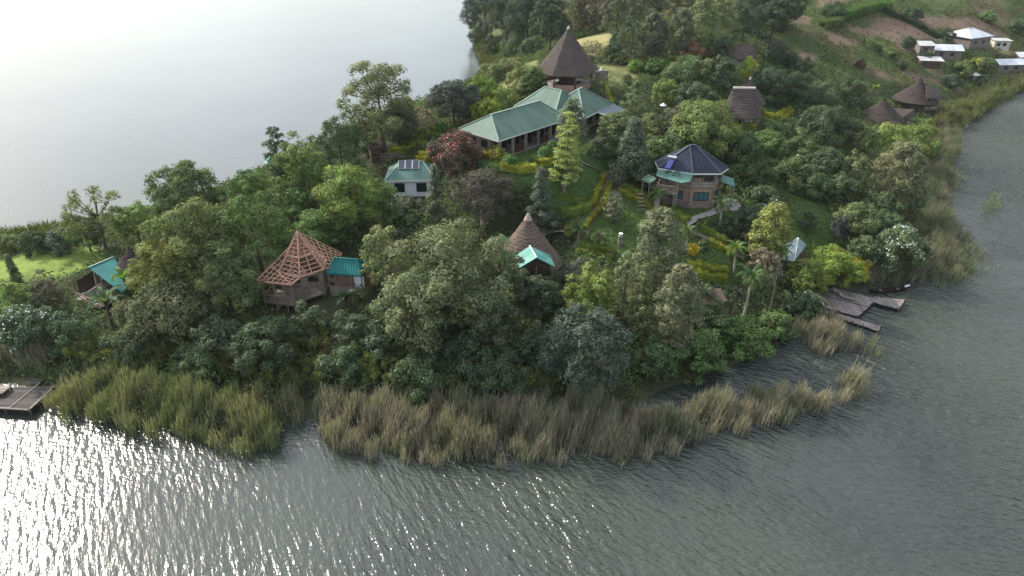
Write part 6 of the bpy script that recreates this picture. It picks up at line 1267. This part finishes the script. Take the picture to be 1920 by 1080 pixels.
# ---------------------------------------------------------------- reeds and papyrus
REED = ground_leaf_mat('reed_stalk', ((.335, .305, .245), (.275, .268, .20), (.195, .215, .14)), .13, .25)
REEDG = ground_leaf_mat('green_reed_stalk', ((.19, .225, .115), (.27, .27, .17), (.15, .195, .09)), .13, .3)
A1 = [(96,768),(118,722),(200,706),(340,716),(470,738),(560,748),(572,762),(545,800),(498,852),(400,842),(300,815),(180,797)]
A2 = [(575,790),(600,755),(700,745),(900,752),(1080,748),(1150,760),(1200,785),(1330,757),(1420,745),(1490,742),(1548,748),(1540,770),(1440,797),(1320,827),(1180,864),(1050,864),(870,870),(720,864),(610,830)]
A3 = [(1556,752),(1568,722),(1602,706),(1606,735),(1580,757)]
A4 = [(1496,640),(1512,600),(1548,585),(1590,640),(1600,655),(1560,668),(1520,655)]
A5 = [(1600,530),(1650,508),(1682,462),(1715,425),(1725,380),(1728,300),(1742,240),(1800,248),(1782,330),(1768,395),(1800,440),(1822,470),(1800,512),(1752,545),(1712,534),(1645,530)]
A6 = [(1742,238),(1770,205),(1840,172),(1890,156),(1990,124),(2060,112),(1990,146),(1900,178),(1862,205),(1815,232),(1800,250),(1755,250)]
A7 = [(-30,705),(60,700),(120,672),(90,640),(-30,650)]
reeds('reeds', [A1], 52, 1.6, 3.5, REEDG, 'olive reed bed in front of the left shore', 21)
reeds('reeds', [A2, A3, A4], 62, 1.6, 3.6, REED, 'tall dry beige reed bed along the front shore', 22)
reeds('reeds', [A5], 26, 1.7, 3.0, ground_leaf_mat('brown_reed_stalk', ((.235, .225, .175), (.19, .21, .14), (.145, .18, .10)), .13, .25), 'brown green reed bed along the right shore', 23)
reeds('reeds', [A6], 16, 2.0, 3.6, ground_leaf_mat('far_reed_stalk', ((.145, .165, .085), (.165, .165, .10), (.13, .165, .07)), .10, .3), 'pale green reed bed below the far village', 24, wid=.1)
reeds('reeds', [A7], 30, 2.0, 3.4, REED, 'beige reeds behind the lower left dock', 25)
reeds('reeds', [[(-40,462),(0,446),(90,436),(150,424),(150,436),(90,450),(0,462),(-40,474)], [(886,50),(900,56),(915,90),(930,118),(912,130),(893,96)], [(905,128),(880,162),(840,195),(845,203),(890,172),(915,135)]], 14, 1.2, 2.4, ground_leaf_mat('bay_reed_stalk', ((.10, .135, .05), (.13, .125, .075), (.08, .12, .04)), .1, .3), 'green reeds fringing the bay behind the peninsula', 26, wid=.09)
reeds('reeds', [[(1775,330),(1815,318),(1800,350),(1775,362)], [(1800,470),(1835,455),(1860,500),(1815,520)], [(1600,650),(1640,640),(1660,665),(1610,672)], [(1840,380),(1870,372),(1868,400),(1842,402)], [(1600,690),(1630,700),(1612,715)], [(1768,395),(1800,430),(1790,450),(1765,430)], [(1740,500),(1800,480),(1815,520),(1760,545)], [(1775,260),(1800,262),(1795,300),(1778,300)]], 5.5, .9, 2.3, REEDG, 'thin scattered reeds standing in open water off the right shore', 27, soft=.5)
def weeds():
    rg = np.random.default_rng(41); VV = []
    for poly, d in ((A1, 16), (A7, 5), ([(590,745),(760,715),(1050,735),(1140,755),(900,775),(640,780)], 9)):
        pw = np.array([P(a, b, 0.3)[:2] for a, b in poly]); x, y = scatter((*pw.min(0), *pw.max(0)), d, rg); dd = inpoly(x, y, pw)
        cl = np.sin(x * .8 + 1.2 * np.sin(y * .9)) * np.sin(y * 1.1 + x * .3); ok = (dd > .3) & (rg.random(len(x)) < .55 + .5 * cl); x, y, cl, dd = x[ok], y[ok], cl[ok], dd[ok]
        VV.append(np.stack([x, y, np.maximum(hgt(x, y), 0) + rg.uniform(.3, 1, len(x)) ** .6 * (1.7 + .9 * cl) * np.clip(dd / 2.5, .45, 1)], 1))
    p = np.vstack(VV); n = unit(np.array([0, -.2, .8]) + rg.normal(size=p.shape) * .6); v, q = leaf_quads(p, n, .34, rg, .5)
    o = mkobj('shore_weeds', mesh_np('shore_weeds', v, q, ground_leaf_mat('weed_leaf', ((.125, .150, .062), (.20, .205, .09), (.155, .15, .10)), .3, .35))); setkind(o, 'stuff', 'leafy olive weeds growing through the left reed bed')
weeds()
def papyrus():
    rg = np.random.default_rng(31); C = []
    for poly, d in (([(330,690),(360,650),(480,630),(600,640),(640,700),(600,745),(470,735)], 2.6), ([(600,745),(640,690),(760,690),(900,712),(1060,720),(1050,755),(800,765)], 2.0), ([(130,705),(180,655),(330,640),(340,716),(210,706)], 2.0)):
        pw = np.array([ground(a, b)[:2] for a, b in poly]); x, y = scatter((*pw.min(0), *pw.max(0)), d, rg); ok = inpoly(x, y, pw) > 0; C.append(np.stack([x[ok], y[ok], hgt(x[ok], y[ok]) + rg.uniform(1.5, 2.9, ok.sum())], 1))
    C = np.vstack(C); K = 34; N = len(C); d = unit(rg.normal(size=(N, K, 3)) + np.array([0, 0, .45])); r = rg.uniform(.35, .6, (N, 1, 1)); tip = C[:, None] + d * r; s = unit(np.cross(d, rg.normal(size=(N, K, 3)))) * .035
    v = np.stack([C[:, None] + d * .05 - s * .4, C[:, None] + d * .05 + s * .4, tip + s, tip - s], 2).reshape(-1, 3); st = np.stack([C - (0.02, 0, 0), C + (.02, 0, 0), C + (.03, 0, 0) - (0, 0, 1) * (C[:, 2:] * 0 + 2.2), C - (.03, 0, 0) - (0, 0, 1) * (C[:, 2:] * 0 + 2.2)], 1).reshape(-1, 3)
    v = np.vstack([v, st]); o = mkobj('papyrus', mesh_np('papyrus', v, np.arange(len(v)).reshape(-1, 4), ground_leaf_mat('papyrus_umbel', ((.100, .150, .048), (.150, .180, .050), (.135, .135, .070)), .25, .35))); setkind(o, 'stuff', 'round headed papyrus massed behind the front reeds')
papyrus()
# ---------------------------------------------------------------- thin lake haze
def haze():
    m = bpy.data.materials.new('haze_air'); m.use_nodes = True; t = m.node_tree; t.nodes.clear()
    o = t.nodes.new('ShaderNodeOutputMaterial'); v = t.nodes.new('ShaderNodeVolumePrincipled'); v.inputs['Color'].default_value = (.93, .95, 1.0, 1)
    v.inputs['Density'].default_value = .00007; v.inputs['Anisotropy'].default_value = .25; t.links.new(v.outputs[0], o.inputs['Volume'])
    b = MB().box(-4200, -1700, -5, 4200, 6200, 100); ob = b.build('haze', m); ob['kind'] = 'stuff'; ob['label'] = 'thin pale haze over the lake and slopes'
haze()
